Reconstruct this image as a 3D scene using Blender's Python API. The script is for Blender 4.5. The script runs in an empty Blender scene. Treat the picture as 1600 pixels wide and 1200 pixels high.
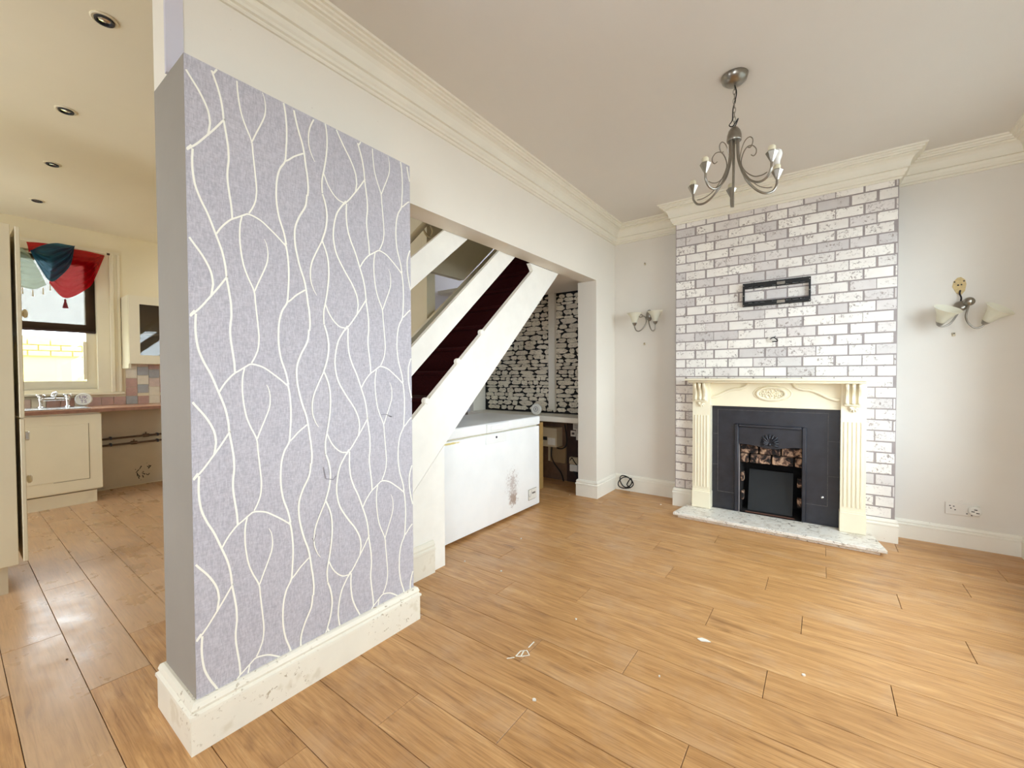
import bpy, bmesh, math, random
from mathutils import Vector, Matrix
random.seed(7)
SC = bpy.context.scene
COL = SC.collection
pi = math.pi

# ------------------------------------------------------------------ camera, sky, light, exposure
CAM_YAW, CAM_PITCH, CAM_ROLL, FPX = -0.635011258, -0.0199590665, -0.00475876515, 657.49
cf = Vector((math.sin(CAM_YAW)*math.cos(CAM_PITCH), math.cos(CAM_YAW)*math.cos(CAM_PITCH), math.sin(CAM_PITCH)))
cr = Vector((math.cos(CAM_YAW), -math.sin(CAM_YAW), 0)); cu = cr.cross(cf)
cr2 = cr*math.cos(CAM_ROLL)+cu*math.sin(CAM_ROLL); cu2 = cr2.cross(cf)
cam_data = bpy.data.cameras.new('camera'); cam = bpy.data.objects.new('camera', cam_data); COL.objects.link(cam)
cam.matrix_world = Matrix(((cr2.x, cu2.x, -cf.x, 0), (cr2.y, cu2.y, -cf.y, 0), (cr2.z, cu2.z, -cf.z, 1.22), (0, 0, 0, 1)))
cam_data.sensor_width = 36; cam_data.lens = FPX/1600*36; cam_data.clip_start = 0.02
SC.camera = cam

world = bpy.data.worlds.new('overcast_sky'); SC.world = world; world.use_nodes = True
wn = world.node_tree.nodes; wbg = wn['Background']
wbg.inputs['Color'].default_value = (0.80, 0.895, 1.0, 1); wbg.inputs['Strength'].default_value = 9.0

def portal(name, loc, sx, sy, direction):
    l = bpy.data.lights.new(name, 'AREA'); l.shape = 'RECTANGLE'; l.size = sx; l.size_y = sy
    l.cycles.is_portal = True
    o = bpy.data.objects.new(name, l); COL.objects.link(o); o.location = loc
    o.rotation_euler = Vector(direction).to_track_quat('-Z', 'Y').to_euler()
    return o
# windows, plus unseen openings added for fill light; the living room window is in the right wall, beside the camera
WIN = dict(y0=1.60, y1=3.60, z0=0.62, z1=2.40)
FRONT_FILL = dict(x0=-0.15, x1=0.90, z0=0.75, z1=2.25)  # unseen opening behind the camera, added for frontal fill
portal('front_fill_portal', (0.375, -1.87, 1.5), 1.07, 1.52, (0, 1, 0))
portal('living_window_portal', (1.36, (WIN['y0']+WIN['y1'])/2, (WIN['z0']+WIN['z1'])/2), WIN['y1']-WIN['y0'], WIN['z1']-WIN['z0'], (-1, 0, 0))
portal('kitchen_window_portal', (-6.52, 0.425, 1.79), 1.20, 1.42, (1, 0, 0))
portal('kitchen_side_fill_portal', (-5.4, -1.86, 1.55), 0.72, 1.12, (0, 1, 0))  # unseen opening added to brighten the kitchen
portal('stairwell_fill_portal', (-3.0, 4.80, 3.2), 0.82, 0.62, (0, -1, 0))  # unseen opening added high in the stairwell to light it
portal('kitchen_tall_fill_portal', (-3.2, -1.86, 1.13), 0.62, 2.27, (0, 1, 0))  # unseen door-sized opening, added to light the kitchen and tall cabinet side
SC.view_settings.view_transform = 'Standard'
try: SC.view_settings.look = 'None'
except Exception: pass
SC.view_settings.gamma = 1.0; SC.view_settings.use_curve_mapping = False
SC.view_settings.exposure = 0.64
SC.cycles.use_denoising = True
SC.cycles.max_bounces = 10; SC.cycles.diffuse_bounces = 7; SC.cycles.transparent_max_bounces = 12
SC.cycles.sample_clamp_indirect = 8.0
SC.cycles.caustics_reflective = False; SC.cycles.caustics_refractive = False

# ------------------------------------------------------------------ materials
def srgb(*c):
    c = [x/255 for x in c]
    return tuple((x/12.92 if x <= 0.04045 else ((x+0.055)/1.055)**2.4) for x in c)+(1,)

def newmat(name):
    m = bpy.data.materials.new(name); m.use_nodes = True
    nt = m.node_tree; b = nt.nodes['Principled BSDF']
    return m, nt, b

def coords(nt, kind='Object', scale=(1, 1, 1), rand=False):
    tc = nt.nodes.new('ShaderNodeTexCoord'); mp = nt.nodes.new('ShaderNodeMapping')
    mp.inputs['Scale'].default_value = scale
    nt.links.new(tc.outputs[kind], mp.inputs['Vector'])
    if rand:
        oi = nt.nodes.new('ShaderNodeObjectInfo'); mu = nt.nodes.new('ShaderNodeVectorMath'); mu.operation = 'SCALE'
        mu.inputs[0].default_value = (37.1, 23.7, 51.3); nt.links.new(oi.outputs['Random'], mu.inputs['Scale'])
        nt.links.new(mu.outputs[0], mp.inputs['Location'])
    return mp.outputs['Vector']

def noise(nt, vec, scale, detail=4, rough=0.55, dist=0.0):
    n = nt.nodes.new('ShaderNodeTexNoise'); n.inputs['Scale'].default_value = scale
    n.inputs['Detail'].default_value = detail; n.inputs['Roughness'].default_value = rough; n.inputs['Distortion'].default_value = dist
    nt.links.new(vec, n.inputs['Vector']); return n.outputs['Fac']

def ramp(nt, fac, stops):
    r = nt.nodes.new('ShaderNodeValToRGB'); e = r.color_ramp.elements
    while len(e) < len(stops): e.new(0.5)
    for i, (p, c) in enumerate(stops):
        e[i].position = p; e[i].color = c if len(c) == 4 else tuple(c)+(1,)
    nt.links.new(fac, r.inputs['Fac']); return r.outputs['Color']

def mix(nt, fac, a, b, mode='MIX'):
    m = nt.nodes.new('ShaderNodeMix'); m.data_type = 'RGBA'; m.blend_type = mode
    for sock, v in ((m.inputs['Factor'], fac), (m.inputs['A'], a), (m.inputs['B'], b)):
        pass
    fi = [s for s in m.inputs if s.name == 'Factor' and s.type == 'VALUE'][0]
    ai = [s for s in m.inputs if s.name == 'A' and s.type == 'RGBA'][0]
    bi = [s for s in m.inputs if s.name == 'B' and s.type == 'RGBA'][0]
    for sock, v in ((fi, fac), (ai, a), (bi, b)):
        if hasattr(v, 'is_output'): nt.links.new(v, sock)
        else: sock.default_value = v
    return [s for s in m.outputs if s.type == 'RGBA'][0]

def bump(nt, b, h, strength=0.3, dist=0.002):
    n = nt.nodes.new('ShaderNodeBump'); n.inputs['Strength'].default_value = strength; n.inputs['Distance'].default_value = dist
    nt.links.new(h, n.inputs['Height']); nt.links.new(n.outputs['Normal'], b.inputs['Normal'])

W0 = (0, 0, 0, 1); W1 = (1, 1, 1, 1)
def plain(name, col, rough=0.6, metal=0.0, vary=0.06, scale=6, spots=None, bmp=None, rand=False):
    """painted / plain surface: base colour with soft mottling, optional dirt specks (scale, threshold, colour)"""
    m, nt, b = newmat(name)
    v = coords(nt, rand=rand)
    d = tuple(x*(1-vary*2) for x in col[:3])+(1,)
    c = ramp(nt, noise(nt, v, scale), [(0.3, d), (0.7, col)])
    for sp in (spots or []):
        f = ramp(nt, noise(nt, v, sp[0], 3, 0.6), [(sp[1], W0), (sp[1]+0.06, W1)])
        if len(sp) > 3:
            g = ramp(nt, noise(nt, v, sp[3], 2), [(0.5, W0), (0.62, W1)])
            f = mix(nt, 1.0, f, g, 'MULTIPLY')
        c = mix(nt, f, c, sp[2])
    nt.links.new(c, b.inputs['Base Color'])
    b.inputs['Roughness'].default_value = rough; b.inputs['Metallic'].default_value = metal
    if bmp: bump(nt, b, noise(nt, v, bmp[0], 6), bmp[1])
    return m

M = {}
M['wall'] = plain('white_wall_paint', srgb(232, 226, 214), 0.75, vary=0.02, scale=1.5, spots=[(24, 0.76, srgb(170, 160, 145))], bmp=(60, 0.12))
M['alcove'] = plain('off_white_alcove_paint', srgb(226, 221, 212), 0.75, vary=0.03, scale=1.8, spots=[(24, 0.77, srgb(150, 135, 120))], bmp=(60, 0.12))
M['ceiling'] = plain('ceiling_paint', srgb(226, 222, 216), 0.85, vary=0.02, scale=1.2, bmp=(90, 0.05))
M['kitchen'] = plain('cream_kitchen_paint', srgb(228, 215, 182), 0.7, vary=0.03, scale=1.5)
M['kitceil'] = plain('cream_kitchen_ceiling_paint', srgb(236, 226, 200), 0.8, vary=0.03, scale=1.2)
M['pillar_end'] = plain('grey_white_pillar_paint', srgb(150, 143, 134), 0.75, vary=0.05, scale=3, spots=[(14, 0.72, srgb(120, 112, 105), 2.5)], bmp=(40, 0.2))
M['cornice'] = plain('cornice_gloss', srgb(236, 231, 216), 0.5, vary=0.03, scale=4, spots=[(30, 0.72, srgb(196, 186, 165), 4)])
M['trim'] = plain('skirting_gloss', srgb(238, 234, 222), 0.42, vary=0.03, scale=5, spots=[(42, 0.68, srgb(165, 152, 130), 3.5)], bmp=(30, 0.15))
M['appliance'] = plain('white_appliance_plastic', srgb(240, 241, 240), 0.4, vary=0.02)
M['trim_scuffed'] = plain('scuffed_skirting_gloss', srgb(234, 229, 214), 0.42, vary=0.04, scale=5, spots=[(60, 0.62, srgb(178, 166, 142), 3.0), (7, 0.64, srgb(218, 211, 192))], bmp=(30, 0.2))
M['boards'] = plain('white_board_paint', srgb(244, 242, 234), 0.5, vary=0.03, scale=9, spots=[(30, 0.74, srgb(190, 185, 172), 3)], bmp=(25, 0.25))
M['mantel'] = plain('cream_mantel_paint', srgb(242, 234, 208), 0.42, vary=0.03, scale=5)
M['iron'] = plain('blackened_iron', srgb(42, 42, 50), 0.42, vary=0.25, scale=12, spots=[(60, 0.74, srgb(110, 106, 104), 8)], bmp=(80, 0.25))
M['worn_edge'] = plain('worn_iron_edge', srgb(96, 92, 92), 0.6, vary=0.3, scale=40)
M['iron2'] = plain('matt_black_board', srgb(26, 29, 32), 0.6, vary=0.2, scale=6)
M['soot'] = plain('firebox_soot', srgb(30, 24, 22), 0.9, vary=0.3, scale=10)
M['black'] = plain('black_plastic', srgb(12, 12, 14), 0.6)
M['nickel'] = plain('brushed_nickel', srgb(160, 154, 144), 0.28, 1.0, vary=0.12, scale=20)
M['chrome'] = plain('chrome', srgb(225, 225, 225), 0.12, 1.0, vary=0.02)
M['plastic'] = plain('white_plastic', srgb(232, 230, 222), 0.35)
M['oldplastic'] = plain('aged_cream_plastic', srgb(205, 190, 158), 0.45, vary=0.06)
M['paper'] = plain('white_paper', srgb(228, 224, 214), 0.8, vary=0.04, scale=30)
M['bulb'] = plain('white_bulb_glass', srgb(240, 238, 232), 0.2)
M['candle'] = plain('cream_lampholder', srgb(226, 218, 190), 0.5)
M['darkwood'] = plain('dark_stained_board', srgb(62, 38, 28), 0.7, vary=0.3, scale=8)
M['brownfloor'] = plain('seam_brown', srgb(96, 64, 36), 0.8)
M['mortar'] = plain('printed_mortar', srgb(158, 148, 146), 0.8, vary=0.06, scale=30)
M['stonegap'] = plain('black_stone_joint', srgb(26, 24, 24), 0.85)
M['lilac'] = plain('pale_lilac_wall', srgb(205, 202, 212), 0.75, vary=0.02)
M['olive'] = plain('stairwell_paint', srgb(204, 194, 168), 0.75, vary=0.04, scale=3, spots=[(18, 0.74, srgb(160, 148, 124))])
M['pinewood'] = plain('bare_wood_edge', srgb(176, 140, 82), 0.6, vary=0.1, scale=14)
M['unit'] = plain('cream_cabinet_paint', srgb(226, 215, 186), 0.42, vary=0.02, scale=4, spots=[(40, 0.76, srgb(190, 175, 140), 3)])
M['worktop'] = plain('worn_worktop', srgb(196, 150, 120), 0.3, vary=0.08, scale=25)
M['steel'] = plain('sink_steel', srgb(205, 203, 198), 0.25, 1.0, vary=0.05, scale=12)
M['pipe'] = plain('dull_copper_pipe', srgb(120, 98, 78), 0.45, 0.6, vary=0.2, scale=20)
M['grubby'] = plain('grubby_kitchen_wall', srgb(206, 192, 164), 0.75, vary=0.06, scale=4, spots=[(16, 0.66, srgb(92, 78, 62), 3)])
M['red'] = None
M['plaster'] = plain('torn_plaster', srgb(214, 190, 140), 0.9, vary=0.12, scale=60)
M['gold'] = plain('debris', srgb(150, 120, 84), 0.8, vary=0.3, scale=90)
M['purple'] = plain('purple_print', srgb(126, 100, 140), 0.6)
M['yellowout'] = plain('cream_yellow_render', srgb(205, 194, 108), 0.8, vary=0.04, scale=3)
M['outbrick'] = plain('pale_outdoor_brick', srgb(204, 176, 112), 0.8, vary=0.12, scale=14)
M['dark_ground'] = plain('dark_unseen_ground', srgb(96, 95, 90), 0.9, vary=0.1, scale=2)  # kept dark so less daylight bounces up to the ceiling
M['ground'] = plain('yard_concrete', srgb(176, 172, 162), 0.9, vary=0.08, scale=2)

def wood(name='oak_laminate', dust=0.35, rlo=0.30, rhi=0.52):
    m, nt, b = newmat(name)
    v = coords(nt, scale=(1, 1, 1), rand=True)
    mp = nt.nodes.new('ShaderNodeMapping'); mp.inputs['Scale'].default_value = (1.3, 13, 1); nt.links.new(v, mp.inputs['Vector'])
    g1 = noise(nt, mp.outputs['Vector'], 2.2, 6, 0.62, 1.1)
    mp2 = nt.nodes.new('ShaderNodeMapping'); mp2.inputs['Scale'].default_value = (3, 90, 1); nt.links.new(v, mp2.inputs['Vector'])
    g2 = noise(nt, mp2.outputs['Vector'], 2.0, 4, 0.6, 0.3)
    mp3 = nt.nodes.new('ShaderNodeMapping'); mp3.inputs['Scale'].default_value = (2.2, 9, 1); nt.links.new(v, mp3.inputs['Vector'])
    kn = noise(nt, mp3.outputs['Vector'], 1.5, 2, 0.5, 0.6)
    c = ramp(nt, g1, [(0.22, srgb(132, 92, 54)), (0.38, srgb(182, 135, 83)), (0.60, srgb(202, 155, 101)), (0.8, srgb(222, 180, 128))])
    f2 = ramp(nt, g2, [(0.30, (0.62, 0.55, 0.48, 1)), (0.52, W1)])
    c = mix(nt, 0.75, c, f2, 'MULTIPLY')
    fk = ramp(nt, kn, [(0.60, W0), (0.84, W1)])
    fk = mix(nt, 1.0, fk, (0.65, 0.65, 0.65, 1), 'MULTIPLY'); c = mix(nt, fk, c, srgb(112, 72, 42))
    # worn dusty patches
    vw = coords(nt, scale=(1, 1, 1), rand=True)
    d = ramp(nt, noise(nt, vw, 3.2, 5, 0.65), [(0.5, W0), (0.75, (dust, dust, dust, 1))] if dust < 0.5 else [(0.25, (dust*0.7,)*3+(1,)), (0.75, (dust,)*3+(1,))])
    c = mix(nt, d, c, srgb(206, 180, 152))
    oi = nt.nodes.new('ShaderNodeObjectInfo')
    tone = ramp(nt, oi.outputs['Random'], [(0, (0.93, 0.91, 0.88, 1)), (1, (1.0, 1.0, 1.0, 1))])
    c = mix(nt, 1.0, c, tone, 'MULTIPLY')
    nt.links.new(c, b.inputs['Base Color'])
    rr = ramp(nt, noise(nt, vw, 5, 4, 0.6), [(0.3, (rlo, rlo, rlo, 1)), (0.75, (rhi, rhi, rhi, 1))])
    nt.links.new(rr, b.inputs['Roughness'])
    bump(nt, b, g2, 0.12, 0.001)
    return m
M['wood'] = wood()
M['wood_dusty'] = wood('dusty_oak_laminate', 0.52, 0.22, 0.44)

def brickprint():
    m, nt, b = newmat('printed_white_brick')
    v = coords(nt, rand=True)
    oi = nt.nodes.new('ShaderNodeObjectInfo')
    base = ramp(nt, oi.outputs['Random'], [(0, srgb(230, 225, 219)), (0.55, srgb(242, 238, 231)), (0.60, srgb(205, 200, 198)), (1, srgb(224, 218, 214))])
    sp = ramp(nt, noise(nt, v, 55, 5, 0.7, 0.6), [(0.53, W0), (0.61, W1)])
    area = ramp(nt, noise(nt, v, 11, 3), [(0.44, W0), (0.58, W1)])
    sp = mix(nt, 1.0, sp, area, 'MULTIPLY')
    c = mix(nt, sp, base, srgb(150, 138, 132))
    mott = ramp(nt, noise(nt, v, 14, 4), [(0.3, (0.92, 0.91, 0.91, 1)), (0.7, W1)])
    c = mix(nt, 1.0, c, mott, 'MULTIPLY')
    nt.links.new(c, b.inputs['Base Color']); b.inputs['Roughness'].default_value = 0.65
    bump(nt, b, noise(nt, v, 60, 4), 0.15)
    return m
M['brick'] = brickprint()

def stoneprint():
    m, nt, b = newmat('printed_pale_stone')
    v = coords(nt, rand=True)
    oi = nt.nodes.new('ShaderNodeObjectInfo')
    base = ramp(nt, oi.outputs['Random'], [(0, srgb(226, 216, 196)), (0.5, srgb(240, 232, 214)), (1, srgb(214, 204, 186))])
    mp = nt.nodes.new('ShaderNodeMapping'); mp.inputs['Scale'].default_value = (1, 1, 2.6); nt.links.new(v, mp.inputs['Vector'])
    sp = ramp(nt, noise(nt, mp.outputs['Vector'], 30, 5, 0.7, 1.2), [(0.34, W1), (0.46, W0)])
    c = mix(nt, sp, base, srgb(112, 98, 84))
    nt.links.new(c, b.inputs['Base Color']); b.inputs['Roughness'].default_value = 0.75
    return m
M['stone'] = stoneprint()

def lilac_paper():
    m, nt, b = newmat('lilac_linen_wallpaper')
    v = coords(nt)
    mpa = nt.nodes.new('ShaderNodeMapping'); mpa.inputs['Scale'].default_value = (1, 1, 0.25); nt.links.new(v, mpa.inputs['Vector'])
    mpb = nt.nodes.new('ShaderNodeMapping'); mpb.inputs['Scale'].default_value = (1, 0.25, 1); nt.links.new(v, mpb.inputs['Vector'])
    a = noise(nt, mpa.outputs['Vector'], 260, 2, 0.5); h = noise(nt, mpb.outputs['Vector'], 260, 2, 0.5)
    ca = ramp(nt, a, [(0.35, srgb(178, 175, 183)), (0.65, srgb(198, 195, 202))])
    ch = ramp(nt, h, [(0.35, (0.86, 0.86, 0.87, 1)), (0.65, W1)])
    c = mix(nt, 1.0, ca, ch, 'MULTIPLY')
    big = ramp(nt, noise(nt, v, 2.4, 3), [(0.35, (0.95, 0.95, 0.955, 1)), (0.65, W1)])
    c = mix(nt, 1.0, c, big, 'MULTIPLY')
    nt.links.new(c, b.inputs['Base Color']); b.inputs['Roughness'].default_value = 0.6
    bump(nt, b, a, 0.12, 0.001)
    return m
M['wallpaper'] = lilac_paper()
M['print'] = plain('cream_wallpaper_print', srgb(244, 242, 230), 0.45, vary=0.02)

def marble():
    m, nt, b = newmat('worn_marble')
    v = coords(nt)
    n1 = noise(nt, v, 8, 6, 0.68, 1.8)
    c = ramp(nt, n1, [(0.25, srgb(168, 156, 140)), (0.42, srgb(226, 218, 206)), (0.55, srgb(240, 236, 228)), (0.75, srgb(214, 206, 196))])
    st = ramp(nt, noise(nt, v, 12, 5, 0.72, 2.4), [(0.56, W0), (0.66, W1)])
    c = mix(nt, st, c, srgb(120, 104, 84))
    nt.links.new(c, b.inputs['Base Color']); b.inputs['Roughness'].default_value = 0.35
    return m
M['marble'] = marble()

def firebrick():
    m, nt, b = newmat('peeling_fire_brick')
    v = coords(nt, rand=True)
    c = ramp(nt, noise(nt, v, 17, 5, 0.65, 0.8), [(0.44, srgb(20, 15, 14)), (0.50, srgb(92, 66, 54)), (0.60, srgb(190, 156, 128))])
    nt.links.new(c, b.inputs['Base Color']); b.inputs['Roughness'].default_value = 0.9
    bump(nt, b, noise(nt, v, 30, 4), 0.6, 0.006)
    return m
M['firebrick'] = firebrick()

def enamel():
    m, nt, b = newmat('stained_white_enamel')
    v = coords(nt)
    c = ramp(nt, noise(nt, v, 3), [(0.3, srgb(236, 238, 238)), (0.7, srgb(246, 247, 246))])
    # rust bloom with a shape of its own low on the front
    tc = nt.nodes.new('ShaderNodeTexCoord')
    def spot(cy, cz, ry, rz, n_scale, amp):
        mp = nt.nodes.new('ShaderNodeMapping'); mp.vector_type = 'POINT'
        mp.inputs['Location'].default_value = (0, -cy/ry, -cz/rz); mp.inputs['Scale'].default_value = (0.0, 1/ry, 1/rz)
        nt.links.new(tc.outputs['Object'], mp.inputs['Vector'])
        le = nt.nodes.new('ShaderNodeVectorMath'); le.operation = 'LENGTH'; nt.links.new(mp.outputs['Vector'], le.inputs[0])
        ad = nt.nodes.new('ShaderNodeMath'); ad.operation = 'MULTIPLY_ADD'; ad.inputs[1].default_value = amp
        nt.links.new(noise(nt, v, n_scale, 5, 0.7), ad.inputs[0]); nt.links.new(le.outputs['Value'], ad.inputs[2])
        return ad.outputs[0]
    r1 = ramp(nt, spot(0.26, 0.18, 0.16, 0.22, 40, 2.6), [(1.35/3, W1), (1.75/3, W0)])
    # ramp works on 0..1: rescale
    c2 = c
    for cy, cz, ry, rz, ns, amp, col in ((0.26, 0.17, 0.11, 0.13, 45, 1.6, srgb(172, 154, 142)), (0.25, 0.30, 0.16, 0.24, 60, 2.4, srgb(196, 188, 184)), (-0.5, 0.735, 0.16, 0.012, 30, 0.8, srgb(214, 196, 120))):
        s = spot(cy, cz, ry, rz, ns, amp)
        mr = nt.nodes.new('ShaderNodeMapRange'); mr.inputs['From Min'].default_value = 0.9+amp*0.32; mr.inputs['From Max'].default_value = 0.9+amp*0.32-0.35
        nt.links.new(s, mr.inputs['Value'])
        c2 = mix(nt, mr.outputs['Result'], c2, col)
    sp = ramp(nt, noise(nt, v, 34, 3, 0.6), [(0.72, W0), (0.78, W1)])
    c2 = mix(nt, sp, c2, srgb(206, 204, 204))
    nt.links.new(c2, b.inputs['Base Color']); b.inputs['Roughness'].default_value = 0.32
    return m
M['enamel'] = enamel()

def carpet():
    m, nt, b = newmat('dark_maroon_carpet')
    v = coords(nt)
    c = ramp(nt, noise(nt, v, 180, 2), [(0.3, srgb(26, 5, 6)), (0.7, srgb(54, 14, 15))])
    nt.links.new(c, b.inputs['Base Color']); b.inputs['Roughness'].default_value = 1.0
    b.inputs['Specular IOR Level'].default_value = 0.1
    return m
M['carpet'] = carpet()

def pane(name, tint=(0.96, 0.98, 0.97, 1)):
    m, nt, b = newmat(name)
    out = nt.nodes['Material Output']; nt.nodes.remove(b)
    t = nt.nodes.new('ShaderNodeBsdfTransparent'); t.inputs['Color'].default_value = tint
    g = nt.nodes.new('ShaderNodeBsdfGlossy'); g.inputs['Roughness'].default_value = 0.02
    lw = nt.nodes.new('ShaderNodeLayerWeight'); lw.inputs['Blend'].default_value = 0.5
    pw = nt.nodes.new('ShaderNodeMath'); pw.operation = 'POWER'; pw.inputs[1].default_value = 5.0; nt.links.new(lw.outputs['Facing'], pw.inputs[0])
    fr = nt.nodes.new('ShaderNodeMath'); fr.operation = 'MULTIPLY_ADD'; fr.inputs[1].default_value = 0.9; fr.inputs[2].default_value = 0.04; nt.links.new(pw.outputs[0], fr.inputs[0])
    mx = nt.nodes.new('ShaderNodeMixShader')
    nt.links.new(fr.outputs[0], mx.inputs[0]); nt.links.new(t.outputs[0], mx.inputs[1]); nt.links.new(g.outputs[0], mx.inputs[2])
    nt.links.new(mx.outputs[0], out.inputs['Surface'])
    return m
M['glass'] = pane('window_glass')
M['smoked'] = pane('cabinet_glass', (0.8, 0.78, 0.74, 1))

def sheer(name, col, transp, tcol=None):
    m, nt, b = newmat(name)
    out = nt.nodes['Material Output']; nt.nodes.remove(b)
    d = nt.nodes.new('ShaderNodeBsdfDiffuse'); d.inputs['Color'].default_value = col
    t = nt.nodes.new('ShaderNodeBsdfTranslucent'); t.inputs['Color'].default_value = col
    tr = nt.nodes.new('ShaderNodeBsdfTransparent'); tr.inputs['Color'].default_value = tcol or col
    m1 = nt.nodes.new('ShaderNodeMixShader'); m1.inputs[0].default_value = 0.5
    nt.links.new(d.outputs[0], m1.inputs[1]); nt.links.new(t.outputs[0], m1.inputs[2])
    m2 = nt.nodes.new('ShaderNodeMixShader'); m2.inputs[0].default_value = transp
    nt.links.new(m1.outputs[0], m2.inputs[1]); nt.links.new(tr.outputs[0], m2.inputs[2])
    nt.links.new(m2.outputs[0], out.inputs['Surface'])
    return m
M['frosted'] = sheer('frosted_glass', srgb(242, 240, 228), 0.18, (0.95, 0.95, 0.92, 1))
M['teal'] = sheer('teal_voile', srgb(52, 104, 124), 0.32, srgb(120, 150, 170))
M['red'] = sheer('red_voile', srgb(180, 14, 28), 0.26, srgb(250, 130, 125))
M['palegreen'] = sheer('pale_green_voile', srgb(184, 200, 182), 0.42, srgb(225, 234, 220))
M['blind'] = sheer('dark_brown_blind_mesh', srgb(70, 54, 42), 0.30, (0.95, 0.93, 0.88, 1))
M['tasselred'] = plain('dark_red_tassel', srgb(110, 20, 26), 0.8)
TILES = [plain('terracotta_tile', srgb(186, 142, 120), 0.3, vary=0.1, scale=25, rand=True), plain('grey_tile', srgb(160, 156, 150), 0.3, vary=0.1, scale=25, rand=True),
         plain('cream_tile', srgb(222, 210, 182), 0.3, vary=0.06, scale=25, rand=True), plain('pinkish_tile', srgb(206, 180, 160), 0.3, vary=0.08, scale=25, rand=True)]

# ------------------------------------------------------------------ mesh helpers
ORIGIN = {}          # object name -> world origin used while building its children
class MB:
    """collects shapes in world coordinates and links them as one mesh object"""
    def __init__(s): s.bm = bmesh.new()
    def _bevel(s, faces, w, seg=1):
        es = set(e for f in faces for e in f.edges)
        bmesh.ops.bevel(s.bm, geom=list(es), offset=w, segments=seg, affect='EDGES', profile=0.6)
    def box(s, x0, x1, y0, y1, z0, z1, bevel=0, seg=1):
        x0, x1 = min(x0, x1), max(x0, x1); y0, y1 = min(y0, y1), max(y0, y1); z0, z1 = min(z0, z1), max(z0, z1)
        v = [s.bm.verts.new(p) for p in ((x0,y0,z0),(x1,y0,z0),(x1,y1,z0),(x0,y1,z0),(x0,y0,z1),(x1,y0,z1),(x1,y1,z1),(x0,y1,z1))]
        fs = [s.bm.faces.new([v[i] for i in q]) for q in ((0,3,2,1),(4,5,6,7),(0,1,5,4),(1,2,6,5),(2,3,7,6),(3,0,4,7))]
        if bevel: s._bevel(fs, bevel, seg)
        return s
    def prism(s, pts, axis, a, b, bevel=0):
        """polygon pts (2-D) extruded along an axis ('x','y','z') from a to b"""
        def mk(p, t):
            return (t, p[0], p[1]) if axis == 'x' else ((p[0], t, p[1]) if axis == 'y' else (p[0], p[1], t))
        A = [s.bm.verts.new(mk(p, a)) for p in pts]; B = [s.bm.verts.new(mk(p, b)) for p in pts]
        n = len(pts); fs = [s.bm.faces.new(A), s.bm.faces.new(B[::-1])]
        for i in range(n): fs.append(s.bm.faces.new((A[i], B[i], B[(i+1) % n], A[(i+1) % n])))
        bmesh.ops.recalc_face_normals(s.bm, faces=fs)
        if bevel: s._bevel(fs, bevel)
        return s
    def tube(s, pts, r, n=8, caps=True, closed=False):
        pts = [Vector(p) for p in pts]; N = len(pts)
        rs = r if isinstance(r, (list, tuple)) else [r]*N
        rings = []; up = None
        for i in range(N):
            if closed: t = (pts[(i+1) % N]-pts[i-1])
            else: t = (pts[min(i+1, N-1)]-pts[max(i-1, 0)])
            t.normalize()
            if up is None:
                up = Vector((0, 0, 1)) if abs(t.z) < 0.9 else Vector((1, 0, 0))
            u = up-t*up.dot(t)
            if u.length < 1e-6: u = t.orthogonal()
            u.normalize(); up = u; w = t.cross(u)
            rings.append([s.bm.verts.new(pts[i]+(u*math.cos(2*pi*k/n)+w*math.sin(2*pi*k/n))*rs[i]) for k in range(n)])
        for i in range(N if closed else N-1):
            a, b = rings[i], rings[(i+1) % N]
            for k in range(n): s.bm.faces.new((a[k], a[(k+1) % n], b[(k+1) % n], b[k]))
        if caps and not closed:
            s.bm.faces.new(rings[0][::-1]); s.bm.faces.new(rings[-1])
        return s
    def lathe(s, prof, centre, n=20, mat=None, cap=True):
        """prof: list of (radius, height); turned about local z, placed by matrix or centre"""
        mt = mat if mat is not None else Matrix.Translation(Vector(centre))
        rings = []
        for r, h in prof:
            if r < 1e-6: rings.append([s.bm.verts.new(mt @ Vector((0, 0, h)))])
            else: rings.append([s.bm.verts.new(mt @ Vector((r*math.cos(2*pi*k/n), r*math.sin(2*pi*k/n), h))) for k in range(n)])
        for a, b in zip(rings, rings[1:]):
            for k in range(n):
                k2 = (k+1) % n
                if len(a) == 1 and len(b) == 1: continue
                if len(a) == 1: s.bm.faces.new((a[0], b[k2], b[k]))
                elif len(b) == 1: s.bm.faces.new((a[k], a[k2], b[0]))
                else: s.bm.faces.new((a[k], a[k2], b[k2], b[k]))
        if cap:
            if len(rings[0]) > 1: s.bm.faces.new(rings[0][::-1])
            if len(rings[-1]) > 1: s.bm.faces.new(rings[-1])
        return s
    def sweep(s, prof, path, closed_prof=True):
        """profile (out, z) swept along an XY path; 'out' is to the right of travel, mitred at the corners"""
        P = [Vector(p) for p in path]; N = len(P); rings = []
        for i in range(N):
            d1 = (P[i]-P[i-1]).normalized() if i > 0 else (P[1]-P[0]).normalized()
            d2 = (P[i+1]-P[i]).normalized() if i < N-1 else d1
            n1 = Vector((d1.y, -d1.x)); n2 = Vector((d2.y, -d2.x))
            m = (n1+n2); m = m/(m.dot(n1)) if m.length > 1e-6 else n1
            rings.append([s.bm.verts.new((P[i].x+m.x*o, P[i].y+m.y*o, z)) for o, z in prof])
        k = len(prof); fs = []
        for a, b in zip(rings, rings[1:]):
            for j in range(k): fs.append(s.bm.faces.new((a[j], a[(j+1) % k], b[(j+1) % k], b[j])))
        fs.append(s.bm.faces.new(rings[0])); fs.append(s.bm.faces.new(rings[-1][::-1]))
        bmesh.ops.recalc_face_normals(s.bm, faces=fs)
        return s
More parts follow.
